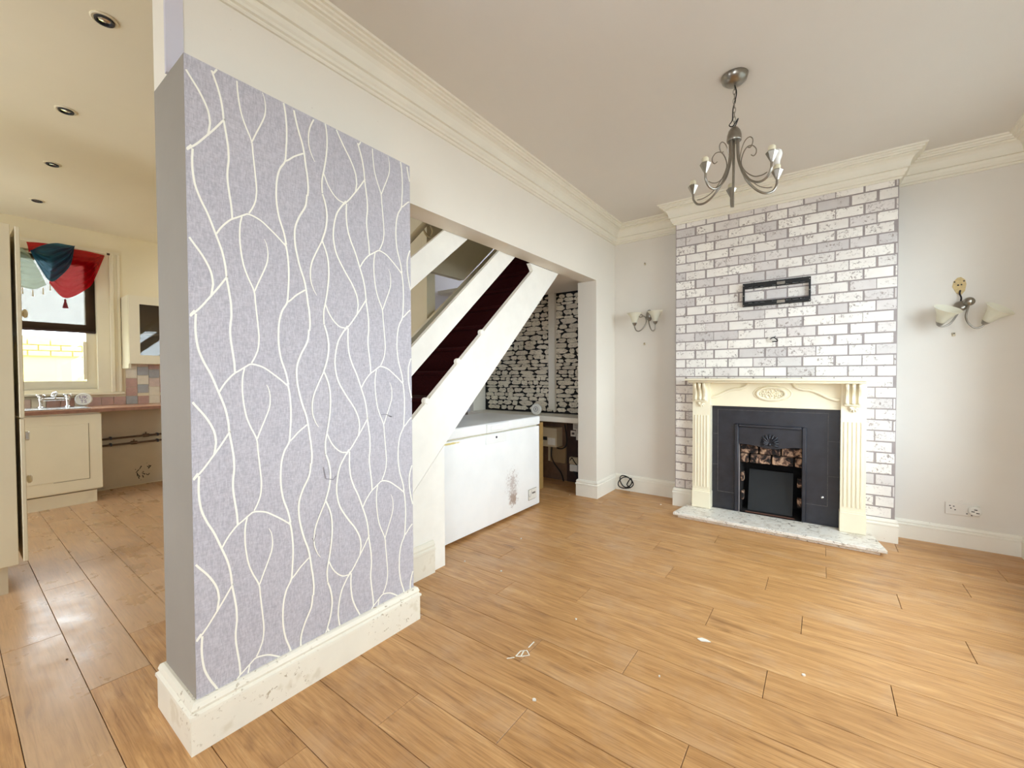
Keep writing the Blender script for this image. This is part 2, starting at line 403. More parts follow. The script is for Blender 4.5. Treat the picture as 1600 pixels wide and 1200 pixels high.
    def ribbon(s, pts, widths, normal, along):
        """flat printed stroke in the plane spanned by 'along' directions"""
        nrm = Vector(normal); N = len(pts); rows = []
        for i in range(N):
            t = (Vector(pts[min(i+1, N-1)])-Vector(pts[max(i-1, 0)])).normalized()
            w = t.cross(nrm).normalized()*widths[i]/2
            rows.append((s.bm.verts.new(Vector(pts[i])-w), s.bm.verts.new(Vector(pts[i])+w)))
        for a, b in zip(rows, rows[1:]): s.bm.faces.new((a[0], a[1], b[1], b[0]))
        return s
    def ball(s, c, r, sz=1, n=12):
        pr = [(r*math.sin(pi*i/8), -r*sz*math.cos(pi*i/8)) for i in range(9)]
        pr[0] = (0, pr[0][1]); pr[-1] = (0, pr[-1][1])
        return s.lathe(pr, c, n)
    def build(s, name, mat, parent=None, smooth=None, origin=None):
        me = bpy.data.meshes.new(name)
        vs = [v.co for v in s.bm.verts]
        if parent is not None: o0 = ORIGIN[parent.name]
        elif origin is not None: o0 = Vector(origin)
        else:
            o0 = Vector(((min(v.x for v in vs)+max(v.x for v in vs))/2, (min(v.y for v in vs)+max(v.y for v in vs))/2, min(v.z for v in vs)))
        for v in s.bm.verts: v.co -= o0
        s.bm.normal_update(); s.bm.to_mesh(me); s.bm.free()
        o = bpy.data.objects.new(name, me); COL.objects.link(o)
        me.materials.append(mat)
        if parent is not None: o.parent = parent
        else: o.location = o0
        ORIGIN[o.name] = o0
        if smooth:
            for p in me.polygons: p.use_smooth = True
            try: me.set_sharp_from_angle(angle=math.radians(smooth))
            except Exception: pass
        return o

def tag(o, label=None, cat=None, group=None, kind=None):
    if label: o['label'] = label
    if cat: o['category'] = cat
    if group: o['group'] = group
    if kind: o['kind'] = kind
    return o
def struct(o, label, cat):
    return tag(o, label, cat, kind='structure')
def thing(name, loc, label, cat, group=None):
    o = bpy.data.objects.new(name, None); COL.objects.link(o); o.location = loc; o.empty_display_size = 0.1
    ORIGIN[o.name] = Vector(loc)
    return tag(o, label, cat, group)
def piece(name, me, parent, loc):
    """a small piece sharing mesh data: placed under a thing by its world location"""
    o = bpy.data.objects.new(name, me); COL.objects.link(o); o.parent = parent
    o.location = Vector(loc)-ORIGIN[parent.name]
    return o
def unit_box(name, sx, sy, sz, mat, bevel=0.0):
    m = MB().box(-sx/2, sx/2, -sy/2, sy/2, -sz/2, sz/2, bevel)
    me = bpy.data.meshes.new(name); m.bm.to_mesh(me); m.bm.free(); me.materials.append(mat); return me
def smooth_path(pts, n=6):
    """Catmull-Rom through the points (any dimension)"""
    P = [Vector(p) for p in pts]; out = []
    for i in range(len(P)-1):
        p0 = P[i-1] if i > 0 else P[0]*2-P[1]; p1 = P[i]; p2 = P[i+1]; p3 = P[i+2] if i+2 < len(P) else P[i+1]*2-P[i]
        for k in range(n):
            t = k/n
            out.append(0.5*((2*p1)+(p2-p0)*t+(2*p0-5*p1+4*p2-p3)*t*t+(3*p1-p0-3*p2+p3)*t**3))
    out.append(P[-1]); return out
def text_mesh(body, size, depth, mat, name, parent, loc, rot):
    """small printed lettering as a flat mesh"""
    cu_ = bpy.data.curves.new('lettering', 'FONT'); cu_.body = body; cu_.size = size; cu_.extrude = depth
    cu_.align_x = 'CENTER'; cu_.align_y = 'CENTER'; cu_.resolution_u = 2
    t = bpy.data.objects.new('lettering', cu_); COL.objects.link(t)
    dg = bpy.context.evaluated_depsgraph_get(); me = bpy.data.meshes.new_from_object(t.evaluated_get(dg))
    bpy.data.objects.remove(t); bpy.data.curves.remove(cu_)
    me.transform(rot.to_4x4()); me.materials.clear(); me.materials.append(mat)
    return piece(name, me, parent, loc)

# ------------------------------------------------------------------ room constants (metres; the camera stands over the origin)
CEIL = 2.776
XB = -1.79        # living-room face of the wall above the opening
XI = -1.947       # its far face
XR = 1.09         # right wall
YB, YB2 = 4.29, 4.24   # back wall left / right of the chimney breast
YC = 4.06         # chimney breast face
BX0, BX1 = -1.10, 0.43
YF = -1.75        # wall behind the camera
XK = -6.25        # kitchen window wall
YK = 2.60         # kitchen end wall
XS = -1.95        # outer face of the staircase boards

# ------------------------------------------------------------------ floor: boards laid across the room
fl = MB().box(-6.9, XR+0.25, YF-0.15, 4.75, -0.10, -0.008)
floor = struct(fl.build('floor', M['brownfloor'], origin=(0, 0, 0)), 'oak laminate floor of long boards running from fireplace room into kitchen', 'floor')
PW, PL, GAP = 0.1865, 1.285, 0.0022
jo = {0: -2.645, 1: -2.10, 2: -1.24, 3: -0.86, 4: -0.344, 5: -1.031, 6: -0.648, 7: -0.172, 8: 0.226, 9: -0.448, 10: -0.07, 11: 0.535, 12: -0.25, 13: 0.342,
      14: 0.03, 15: -0.62, 16: 0.03, 17: -0.40, -1: -2.289, -2: -2.907, -3: -2.50, -4: -1.9, -5: -2.7, -6: -2.2}
pmesh = {}
for r in range(-6, 21):
    y0 = 0.508+PW*r; x = jo.get(r, random.uniform(-1, 0))
    while x > XK: x -= PL
    x0 = max(x, XK)
    while x0 < XR:
        x1 = min((x0 if x0 > x+1e-6 else x)+PL, XR)
        if x < XK: x1 = min(x+PL, XR)
        ln = x1-x0
        if ln > 0.03 and not (r < -3 and x0 > 0.6):
            yy1 = min(y0+PW, YB-0.001) if x0 > XI else y0+PW
            wm = 'wood_dusty' if (x0+x1)/2 < -2.25 and y0 < 1.35 else 'wood'
            k = (round(ln, 3), round(yy1-y0, 4), wm)
            if k not in pmesh: pmesh[k] = unit_box('plank', ln-GAP, (yy1-y0)-GAP, 0.008, M[wm], 0.0009)
            piece('plank', pmesh[k], floor, ((x0+x1)/2, (y0+yy1)/2, -0.004))
        x = x1; x0 = x1

# ------------------------------------------------------------------ ceilings
struct(MB().box(XI, XR+0.2, YF-0.1, 4.75, CEIL, CEIL+0.12).build('ceiling', M['ceiling']), 'plain off-white ceiling above the chandelier', 'ceiling')
struct(MB().box(-6.5, XI-0.0005, YF-0.1, 2.35, CEIL, CEIL+0.12).build('ceiling_kitchen', M['kitceil']), 'cream kitchen ceiling with four recessed downlights', 'ceiling')
struct(MB().box(-3.9, XI-0.0005, 2.351, 4.75, 3.7, 3.8).box(-3.9, XI-0.0005, 2.351, 2.39, CEIL, 3.7).box(-3.9, XI-0.0005, 4.65, 4.75, 0.0, 2.9).box(-3.9, -3.4, 4.65, 4.75, 2.9, 3.7).box(-2.6, XI-0.0005, 4.65, 4.75, 2.9, 3.7).box(-3.4, -2.6, 4.65, 4.75, 3.5, 3.7).box(XI-0.02, XI-0.0005, 2.39, 4.65, CEIL, 3.7).build('ceiling_stairwell', M['olive']), 'stairwell ceiling high above the white staircase', 'ceiling')  # gap in the unseen end wall is added to let light in

# ------------------------------------------------------------------ walls
wl = MB().box(XI, XB, 0.476, YB, 2.25, CEIL).box(XI, XB, 1.386, YB, 2.15, 2.25).box(-1.99, XB, 3.83, YB, 0, 2.15)
wall_left = struct(wl.build('wall_left', M['wall']), 'white wall over the staircase opening, coming down beside the stone-papered recess', 'wall')
# lilac paper left on the arris of the upper wall above the pillar
MB().prism([(XB-0.012, 0.470), (XB+0.004, 0.470), (XB+0.004, 0.520), (XB-0.012, 0.476)], 'z', 2.25, CEIL-0.17).build('paper_edge', M['lilac'], wall_left)
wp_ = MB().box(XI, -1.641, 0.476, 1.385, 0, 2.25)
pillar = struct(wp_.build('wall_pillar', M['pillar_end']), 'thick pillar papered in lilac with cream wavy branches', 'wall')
MB().box(-1.6412, -1.638, 0.4765, 0.985, 0.150, 2.2502).build('wallpaper_drop', M['wallpaper'], pillar)
MB().box(-1.6412, -1.6381, 0.9855, 1.3845, 0.150, 2.2502).build('wallpaper_drop', M['wallpaper'], pillar)

# printed branches of the paper: traced strokes (mm in the plane of the wall), repeating every 0.545 m across and 0.53 m up
STROKES = [
(1,[(495,1956),(493,1919),(494,1884),(500,1841),(515,1798),(534,1757),(556,1695),(572,1647),(581,1601),(585,1556),(591,1515),(596,1476),(597,1454),(597,1428),(593,1391),(593,1358),(598,1313),(603,1273),(605,1235)]),
(0.85,[(557,1700),(570,1723),(585,1743),(602,1761),(620,1773),(642,1788),(655,1795),(676,1792),(701,1782),(731,1760),(757,1739),(783,1715)]),
(1,[(782,1726),(789,1688),(793,1638),(793,1594),(790,1546),(785,1501),(767,1468),(756,1428),(752,1381),(753,1334),(761,1284),(776,1237),(786,1190)]),
(0.8,[(635,1781),(629,1751),(627,1714),(629,1671),(637,1616),(650,1575),(670,1527),(674,1487),(677,1454),(682,1396),(684,1358),(680,1320),(670,1292),(658,1269)]),
(-0.75,[(707,1721),(715,1702),(719,1672),(716,1639),(703,1602),(687,1564),(672,1526)]),
(0.9,[(1132,1562),(1129,1559),(1102,1517),(1078,1483),(1052,1447),(1024,1416)]),
(1,[(1037,1966),(1016,1937),(992,1895),(979,1836),(978,1787),(991,1730),(1026,1669),(1061,1618),(1083,1572),(1089,1535),(1088,1520),(1083,1488)]),
(0.8,[(938,1516),(954,1479),(975,1450),(1000,1430),(1025,1425)]),
(1.1,[(868,1935),(861,1888),(835,1837),(819,1790),(818,1738),(825,1692),(837,1643),(852,1597),(860,1554),(866,1505),(869,1488),(873,1439),(871,1402)]),
(0.9,[(855,1560),(821,1535),(799,1513),(786,1503)]),
(1.1,[(932,1960),(944,1922),(950,1873),(943,1820),(927,1770)]),
(-0.9,[(902,1546),(890,1566),(879,1598),(877,1636),(884,1675),(904,1722),(928,1771)]),
(1,[(928,1770),(945,1727),(953,1686),(954,1635),(949,1583),(940,1531),(930,1480),(931,1432)]),
]
def clip_runs(pts, w):
    run = []
    for p, ww in zip(pts, w):
        if 0.478 <= p[0] <= 1.383 and 0.152 <= p[1] <= 2.249: run.append((p, ww))
        else:
            if len(run) > 1: yield run
            run = []
    if len(run) > 1: yield run
pr = MB()
for q_, (w, L) in enumerate(STROKES):
    base = smooth_path([(a/1000, b/1000) for a, b in L], 5)
    n = len(base)
    wid = [0.0064*abs(w)*(1 if w > 0 else (0.35+0.65*min(1, i/(n*0.45)))) for i in range(n)]
    for i in (-2, -1, 0, 1):
        for j in (-3, -2, -1, 0, 1, 2):
            pts = [(p.x+0.545*i, p.y+0.53*j) for p in base]
            for run in clip_runs(pts, wid):
                pr.ribbon([(-1.6376+0.00012*q_+0.00006*((i+j) % 2), p[0], p[1]) for p, _ in run], [q for _, q in run], (1, 0, 0), None)
bp = pr.build('printed_branches', M['print'], pillar); bp['label'] = 'cream wavy branch print'
sm_ = MB()
for seg in ([(1.202, 1.043), (1.232, 1.041), (1.262, 1.028), (1.245, 1.033)], [(0.920, 0.850), (0.930, 0.800), (0.962, 0.790), (0.974, 0.803)], [(0.868, 0.575), (0.876, 0.558), (0.884, 0.583)], [(1.112, 1.272), (1.116, 1.266)], [(0.960, 1.433), (0.964, 1.428)]):
    sm_.ribbon([(-1.6362, y, z) for y, z in seg], [0.0035]*len(seg), (1, 0, 0), None)
sm_.build('scuff_mark', plain('grey_scuff', srgb(146, 142, 148), 0.8), pillar)

# chimney breast with fire opening
cb = MB().box(BX0, -0.57, YC, YB+0.12, 0, CEIL).box(-0.11, BX1, YC, YB+0.12, 0, CEIL).box(-0.57, -0.11, YC, YB+0.12, 0.70, CEIL)
chim = struct(cb.build('wall_chimney', M['mortar']), 'chimney breast papered in white and grey brick above the cream mantelpiece', 'wall')
BRH = 0.0795
A_row = [-1.195, -1.009, -0.840, -0.659, -0.466, -0.304, -0.128, 0.075, 0.240, 0.413, 0.6]
B_row = [-1.12, -0.930, -0.772, -0.580, -0.386, -0.231, -0.040, 0.157, 0.316, 0.5]
bmesh_cache = {}
for k in range(0, 31):
    z0 = 0.169+BRH*k; z1 = min(z0+BRH, 2.612)
    row = B_row if k % 2 else A_row
    for xa, xb in zip(row, row[1:]):
        xa += random.uniform(-0.006, 0.006); 
        xa = max(xa, BX0); xb = min(xb, BX1)
        if xb-xa < 0.015: continue
        if z1 < 1.16 and xa > -0.90 and xb < 0.235: continue
        key = (round(xb-xa, 2), round(z1-z0, 3))
        w = round(xb-xa, 2)
        if key not in bmesh_cache: bmesh_cache[key] = unit_box('brick', max(0.008, w-0.0105), 0.004, (z1-z0)-0.0105, M['brick'], 0.0012)
        piece('brick', bmesh_cache[key], chim, ((xa+xb)/2, YC-0.0005, (z0+z1)/2))

back = MB().box(-1.99, BX0, YB, YB+0.12, 0, CEIL).box(BX1, XR+0.15, YB2, YB2+0.17, 0, CEIL)
wall_back = struct(back.build('wall_back', M['alcove']), 'off-white back wall in the alcoves either side of the brick-papered chimney breast', 'wall')
w = WIN
struct(MB().box(XR, XR+0.3, YF-0.1, w['y0'], 0, CEIL).box(XR, XR+0.3, w['y1'], YB2, 0, CEIL).box(XR, XR+0.3, w['y0'], w['y1'], 0, w['z0']).box(XR, XR+0.3, w['y0'], w['y1'], w['z1'], CEIL)
       .build('wall_right', M['wall']), 'white right-hand wall with the living room window', 'wall')
DK = (-3.5, -2.9)
f = FRONT_FILL
struct(MB().box(-6.5, -5.75, YF-0.1, YF, 0, CEIL).box(-5.05, DK[0], YF-0.1, YF, 0, CEIL).box(-5.75, -5.05, YF-0.1, YF, 0, 1.0).box(-5.75, -5.05, YF-0.1, YF, 2.1, CEIL).box(DK[1], f['x0'], YF-0.1, YF, 0, CEIL).box(f['x1'], XR, YF-0.1, YF, 0, CEIL).box(f['x0'], f['x1'], YF-0.1, YF, 0, f['z0']).box(f['x0'], f['x1'], YF-0.1, YF, f['z1'], CEIL).box(DK[0], DK[1], YF-0.1, YF, 2.25, CEIL).build('wall_front', M['kitchen']), 'wall behind the viewer', 'wall')  # gaps in this unseen wall are added to admit fill daylight
struct(MB().box(-6.5, -2.86, YK, YK+0.1, 0, CEIL).build('wall_kitchen_end', M['olive']), 'cream end wall of the kitchen beyond the staircase', 'wall')
# kitchen window wall with its opening
KY0, KY1, KZ0, KZ1 = -0.15, 1.00, 1.10, 2.48
kw = MB().box(-6.5, XK, YF, KY0, 0, CEIL).box(-6.5, XK, KY1, YK, 0, CEIL).box(-6.5, XK, KY0, KY1, 0, KZ0).box(-6.5, XK, KY0, KY1, KZ1, CEIL)
wall_kit = struct(kw.build('wall_kitchen', M['kitchen']), 'cream kitchen wall around the window with the red and teal swags', 'wall')
# grubby unpainted zone where an appliance stood, below the worktop
MB().box(XK, XK+0.006, 0.95, 1.9, 0.012, 0.86).build('wall_patch', M['grubby'], wall_kit)
# tiles on the kitchen wall
tmesh = [unit_box('tile', 0.008, 0.096, 0.096, t, 0.001) for t in TILES]
tc_ = [[1, 0, 3], [3, 1, 2], [0, 2, 0], [2, 1, 1]]
for i, yy in enumerate([0.35+0.1*k for k in range(14)]):
    for j, zz in enumerate((0.962, 1.062, 1.162, 1.262, 1.362)):
        if yy < 1.20 and zz > 0.98: continue
        piece('tile', tmesh[random.choice((0, 1, 2, 3, 0, 2))], wall_kit, (XK+0.004, yy+0.02+(0.03 if i % 2 else 0)*0, zz+(0.0 if i % 2 else 0.03) if zz > 0.98 else zz))
# stair wall and the recess under the stairs
wall_stairs = struct(MB().prism([(2.55, 2.15), (3.03, 2.15), (4.75, 3.70), (2.55, 3.70)], 'x', -2.86, -2.80).build('wall_stairs', M['olive']), 'dim wall behind the staircase, above the second stringer', 'wall')
struct(MB().box(-3.80, -3.66, YK+0.1, 4.75, 0, 3.7).box(-3.80, -3.66, 2.392, YK+0.1, CEIL+0.121, 3.7).build('wall_hall', M['lilac']), 'pale lilac wall seen under the staircase beside the stone-papered recess', 'wall')
struct(MB().box(-3.66, -3.60, 4.05, YB, 0.0, 2.18).build('trim_1', M['trim']), 'white upright board at the left edge of the stone paper', 'trim')
alc = MB().box(-3.66, -1.99, YB, YB+0.12, 0, 2.30)
wall_alc = struct(alc.build('wall_recess', M['stonegap']), 'recess wall papered with pale rough stones on black, behind the freezer', 'wall')
struct(MB().box(-3.66, XI-0.001, 3.50, YB, 2.18, 2.22).build('ceiling_recess', M['alcove']), 'flat white ceiling over the stone-papered recess', 'ceiling')
# stones, each with its own outline
rs = random.Random(11)
def stone_mesh(w_, h_):
    n = 12; ring = []
    for i in range(n):
        a = 2*pi*i/n+rs.uniform(-0.2, 0.2)
        cx, cz = math.cos(a), math.sin(a)
        rr = (abs(cx)**4.5+abs(cz)**4.5)**(-1/4.5)*(rs.uniform(0.70, 1.06) if i % 2 else rs.uniform(0.86, 1.04))
        ring.append((cx*rr*w_/2, cz*rr*h_/2))
    m = MB(); A = [m.bm.verts.new((p[0], 0.0, p[1])) for p in ring]; B = [m.bm.verts.new((p[0]*0.97, -0.005, p[1]*0.92)) for p in ring]
    for i in range(n): m.bm.faces.new((A[i], A[(i+1) % n], B[(i+1) % n], B[i]))
    m.bm.faces.new(B)
    bmesh.ops.recalc_face_normals(m.bm, faces=m.bm.faces[:])
    me = bpy.data.meshes.new('stone'); m.bm.to_mesh(me); m.bm.free(); me.materials.append(M['stone']); return me
z = 0.79; ns = 0
while z < 2.165:
    h = rs.choice((0.032, 0.040, 0.048, 0.056, 0.064)); x = -3.60+rs.uniform(0, 0.05)
    if z+h > 2.178: h = 2.178-z
    if h < 0.02: break
    while x < -2.0:
        wd = rs.uniform(0.07, 0.24)
        if rs.random() < 0.2: wd *= 0.6
        xe = min(x+wd, -1.995)
        if xe-x > 0.03 and z < 2.33+((x+xe)/2+2.5)*1.02+0.14 and ns < 300:
            piece('stone', stone_mesh(xe-x-0.003, h-0.001+rs.uniform(-0.004, 0.008)), wall_alc, ((x+xe)/2, YB, z+h/2+rs.uniform(-0.004, 0.004))); ns += 1
        x = xe
    z += h

struct(MB().box(-2.605, -2.535, 4.262, 4.2895, 0.815, 2.178).box(-2.535, -2.513, 4.25, 4.2895, 0.80, 2.178).build('trim_2', M['trim']), 'white upright batten over the stone paper', 'trim')

# ------------------------------------------------------------------ cornice and skirting
CP = [(0, -0.176), (0.010, -0.176), (0.014, -0.170), (0.014, -0.163), (0.024, -0.160), (0.026, -0.148), (0.034, -0.140), (0.038, -0.126), (0.038, -0.119), (0.050, -0.117), (0.050, -0.106),
      (0.053, -0.090), (0.060, -0.070), (0.072, -0.054), (0.088, -0.046), (0.088, -0.038), (0.100, -0.036), (0.102, -0.026), (0.112, -0.022), (0.114, -0.012), (0.126, -0.010), (0.130, 0), (0, 0)]
CP = [(o*1.02, CEIL+z_) for o, z_ in CP]
def cornice(path, n, lab):
    return struct(MB().sweep(CP, path).build('trim_%d' % n, M['cornice'], smooth=14), lab, 'cornice')
cornice([(XB, 0.476), (XB, YB), (BX0, YB), (BX0, YC-0.003), (BX1, YC-0.003), (BX1, YB2), (XR, YB2), (XR, YF)], 3, 'stepped white plaster cornice running round the living room ceiling')
def skirt_prof(h, t=0.018):
    return [(0, 0), (t, 0), (t, h*0.70), (t*1.25, h*0.72), (t*1.2, h*0.78), (t*0.8, h*0.82), (t*0.95, h*0.88), (t*0.7, h*0.97), (t*0.35, h), (0, h)]
def skirting(name, path, h, lab, t=0.018, mat='trim'):
    return struct(MB().sweep(skirt_prof(h, t), path).build(name, M[mat], smooth=25), lab, 'skirting board')
# 'out' is to the right of travel
skirting('baseboard_pillar', [(XI, 1.3), (XI, 0.476), (-1.639, 0.476), (-1.639, 1.385), (XI+0.02, 1.385)], 0.165, 'deep scuffed white skirting wrapped round the papered pillar', 0.022, 'trim_scuffed')
skirting('baseboard_left', [(-1.99, 3.95), (-1.99, 3.83), (XB, 3.83), (XB, YB)], 0.165, 'white skirting at the foot of the wall end beside the stone recess')
skirting('baseboard_back', [(XB+0.018, YB), (BX0, YB)], 0.165, 'white skirting in the left alcove behind the coiled black cable')
skirting('baseboard_chimney', [(BX0, YB-0.02), (BX0, YC), (-0.93, YC)], 0.168, 'white skirting left of the fireplace on the brick-papered breast')
skirting('baseboard_chimney_right', [(0.27, YC), (BX1, YC), (BX1, YB2-0.02)], 0.168, 'white skirting right of the fireplace on the brick-papered breast')
skirting('baseboard_right', [(BX1+0.02, YB2), (XR, YB2), (XR, YF)], 0.140, 'white skirting in the right alcove below the double socket')

# ------------------------------------------------------------------ living room window (in the right wall) 
w1 = struct(MB().box(XR+0.12, XR+0.18, w['y0'], w['y0']+0.07, w['z0'], w['z1']).box(XR+0.12, XR+0.18, w['y1']-0.07, w['y1'], w['z0'], w['z1'])
            .box(XR+0.12, XR+0.18, w['y0']+0.07, w['y1']-0.07, w['z0'], w['z0']+0.07).box(XR+0.12, XR+0.18, w['y0']+0.07, w['y1']-0.07, w['z1']-0.07, w['z1'])
            .box(XR+0.13, XR+0.17, (w['y0']+w['y1'])/2-0.03, (w['y0']+w['y1'])/2+0.03, w['z0']+0.07, w['z1']-0.07).build('window_1', M['boards']), 'white framed living room window in the right-hand wall', 'window')
ym = (w['y0']+w['y1'])/2
for a, b in ((w['y0']+0.07, ym-0.03), (ym+0.03, w['y1']-0.07)):
    MB().box(XR+0.146, XR+0.152, a, b, w['z0']+0.07, w['z1']-0.07).build('pane', M['glass'], w1)

# ------------------------------------------------------------------ chest freezer
fy0, fy1, fx0, fx1 = 1.96, 3.32, -2.78, -2.13
fz = thing('chest_freezer', ((fx0+fx1)/2, (fy0+fy1)/2, 0), 'white rust-stained chest freezer standing under the stairs', 'freezer')
fb = MB().box(fx0, fx1, fy0, fy1, 0.022, 0.752, 0.010, 2).build('body', M['enamel'], fz, smooth=30)
MB().box(fx0-0.004, fx1+0.006, fy0-0.004, fy1+0.004, 0.762, 0.842, 0.016, 3).build('lid', M['enamel'], fz, smooth=30)
MB().box(fx0+0.02, fx1-0.022, fy0+0.015, fy1-0.015, 0.7515, 0.7635).build('gasket', plain('yellowed_gasket', srgb(196, 188, 160), 0.6), fz)
MB().box(fx1+0.004, fx1+0.020, 2.535, 2.825, 0.766, 0.836, 0.004).box(fx1+0.018, fx1+0.026, 2.575, 2.735, 0.780, 0.822, 0.004).build('handle', M['appliance'], fz)
MB().box(fx1-0.004, fx1+0.007, 2.535, 2.80, 0.674, 0.746, 0.002).build('lock_plate', M['appliance'], fz)
MB().lathe([(0.009, 0), (0.009, 0.004), (0.004, 0.005)], None, 12, Matrix.Translation((fx1+0.0068, 2.665, 0.722)) @ Matrix.Rotation(pi/2, 4, 'Y')).build('keyhole', M['iron'], fz)
for yy in (fy0+0.07, fy1-0.07):
    for xx in (fx0+0.06, fx1-0.06): MB().lathe([(0.022, 0), (0.022, 0.023)], (xx, yy, 0), 10).build('foot', M['black'], fz)
bd = MB().box(fx1-0.003, fx1+0.0025, 3.128, 3.262, 0.088, 0.186).build('badge', M['paper'], fz)
MB().box(fx1+0.0024, fx1+0.004, 3.128, 3.134, 0.088, 0.186).box(fx1+0.0024, fx1+0.004, 3.134, 3.262, 0.182, 0.186).box(fx1+0.0024, fx1+0.004, 3.134, 3.24, 0.088, 0.091).build('badge_rim', M['nickel'], bd)
MB().tube([(fx1+0.0028, 3.158+0.022*math.cos(t), 0.142+0.026*math.sin(t)) for t in [pi*0.95+0.22*i for i in range(9)]]+[(fx1+0.0028, 3.187, 0.172)], 0.0016, 5).build('badge_swoosh', plain('grey_print', srgb(130, 126, 124), 0.6), bd)
lm = MB()
for i in range(5): lm.box(fx1+0.0024, fx1+0.0034, 3.190+0.011*i, 3.198+0.011*i, 0.137, 0.152)
lm.build('badge_lettering', M['darkwood'], bd)

# ------------------------------------------------------------------ staircase
sc_ = thing('staircase', (-2.36, 2.2, 0), 'white open-sided staircase with dark maroon carpet rising behind the papered pillar', 'staircase')
ST = [(1.25, 0.575), (1.714, 1.017), (2.951, 2.095), (2.935, 2.24), (3.15, 2.48), (3.60, 2.48), (3.376, 2.155), (1.903, 0.77), (1.903, 0.72), (1.25, 0.10)]
sl = (2.095-1.017)/(2.951-1.714)
out_string = [(1.25, 1.017-sl*(1.714-1.25)), (2.951, 2.095), (2.905, 2.149), (3.37, 2.149), (1.903, 0.77), (1.30, 0.18), (1.25, 0.18)]
MB().prism(out_string, 'x', XS-0.035, XS).build('stringer', M['boards'], sc_)
far = [(1.25, 0.575), (4.3, 3.262), (4.3, 2.932), (1.25, 0.245)]
MB().prism(far, 'x', -2.80, -2.765).build('stringer', M['olive'], sc_)
def line(y): return 1.017+sl*(y-1.714)
RUN = 0.205; RISE = RUN*sl
for k in range(0, 15):
    yk = 1.06+RUN*k; zk = line(yk)-0.085
    if zk < 0.05: continue
    MB().box(-2.765, XS-0.035, yk-0.022, yk+RUN+0.004, zk-0.032, zk, 0.008).build('tread', M['carpet'], sc_)
    MB().box(-2.764, XS-0.036, yk, yk+0.016, max(zk-RISE, 0.02), zk-0.032).build('riser', M['carpet'], sc_)
for yy, zz in ((2.296, 1.535), (2.051, 1.315), (1.766, 1.065)):
    MB().lathe([(0.020, -0.016), (0.022, -0.010), (0.022, 0.010), (0.016, 0.016)], None, 14, Matrix.Translation((XS-0.012, yy, line(yy)+0.004)) @ Matrix.Rotation(pi/2, 4, 'Y')).build('stud', M['boards'], sc_, smooth=40)
MB().prism([(1.2, 1.60), (1.2, 1.385), (1.639, 1.717), (2.147, 2.149), (2.1735, 2.171), (1.95, 2.171), (1.642, 1.904)], 'x', XS-0.032, XS-0.004).build('balustrade_board', M['boards'], sc_)
MB().prism([(1.2, 0.985), (1.2, 0.81), (1.643, 1.211), (2.697, 2.149), (2.72, 2.17), (2.515, 2.17), (2.493, 2.149), (1.645, 1.381)], 'x', XS-0.032, XS-0.004).build('balustrade_board', M['boards'], sc_)
MB().box(XS-0.034, XS-0.005, 1.2, 1.255, 0.20, 1.60).build('newel', M['boards'], sc_)
# boxed-in end under the stringer, with its own bit of skirting
struct(MB().prism([(1.39, 0), (1.905, 0), (1.905, 0.776), (1.39, 0.274)], 'x', XS+0.0003, XS+0.004).build('wall_understair', M['boards']), 'white boxed panel below the bottom of the stair stringer, left of the freezer', 'wall')
skirting('baseboard_understair', [(XS+0.0042, 1.40), (XS+0.0042, 1.80)], 0.20, 'short chipped white skirting on the panel left of the freezer', 0.02, 'trim_scuffed')
# handrail on the stair wall
hr = thing('handrail', (-2.74, 2.4, 2.2), 'pale sloping handrail with curled bracket high in the stairwell', 'handrail')
MB().tube([(-2.77, 1.95, 1.93), (-2.77, 2.62, 2.66)], 0.026, 10).build('rail', M['olive'], hr, smooth=40)
MB().tube(smooth_path([(-2.77, 2.47, 2.50), (-2.755, 2.50, 2.44), (-2.755, 2.55, 2.43), (-2.755, 2.575, 2.48), (-2.76, 2.56, 2.53)], 5), 0.010, 7).build('bracket', M['olive'], hr, smooth=40)

# ------------------------------------------------------------------ shelf and meter cupboard under it
sh = tag(MB().box(-3.59, -1.995, 3.93, YB, 0.715, 0.772, 0.004).build('wall_shelf', M['trim']), 'thick cream shelf across the foot of the stone-papered recess', 'shelf')
tag(MB().box(-2.448, -2.430, 3.79, 3.86, 0.0, 0.714).build('divider_post', M['pinewood']), 'thin bare wood post standing between freezer and meter cupboard', 'post')
tag(MB().box(-2.36, -1.995, 4.262, 4.288, 0.0, 0.70).build('backing_board', M['darkwood']), 'dark stained board at the back of the cupboard below the shelf', 'board')
struct(MB().box(-3.6, -2.362, 4.27, 4.288, 0.0, 0.70).build('trim_4', plain('brown_cupboard_wall', srgb(112, 84, 62), 0.8, vary=0.2, scale=10)), 'brown panel behind the fuse box in the cupboard below the shelf', 'panel')
fbx = thing('fuse_box', (-2.46, 4.20, 0.39), 'cream fuse box with paper label in the cupboard below the shelf', 'fuse box')
MB().box(-2.64, -2.42, 4.13, 4.27, 0.40, 0.62, 0.006).build('case', M['oldplastic'], fbx)
MB().box(-2.535, -2.435, 4.126, 4.132, 0.425, 0.505).build('label', M['paper'], fbx)
MB().box(-2.60, -2.545, 4.125, 4.132, 0.475, 0.515).build('switch_cover', M['black'], fbx)
mb_ = thing('meter_board', (-2.46, 4.255, 0.2), 'pale wooden meter board below the fuse box', 'board')
MB().box(-2.57, -2.37, 4.245, 4.27, 0.205, 0.395).build('panel', plain('meter_board_wood', srgb(150, 124, 88), 0.7, vary=0.1), mb_)
MB().box(-2.595, -2.570, 4.235, 4.27, 0.215, 0.395).build('conduit', M['oldplastic'], mb_)
jb = thing('junction_box', (-2.25, 4.24, 0.13), 'small grey white junction box wired low on the dark cupboard board', 'junction box')
MB().box(-2.305, -2.20, 4.215, 4.262, 0.215, 0.292, 0.004).build('case', M['oldplastic'], jb)
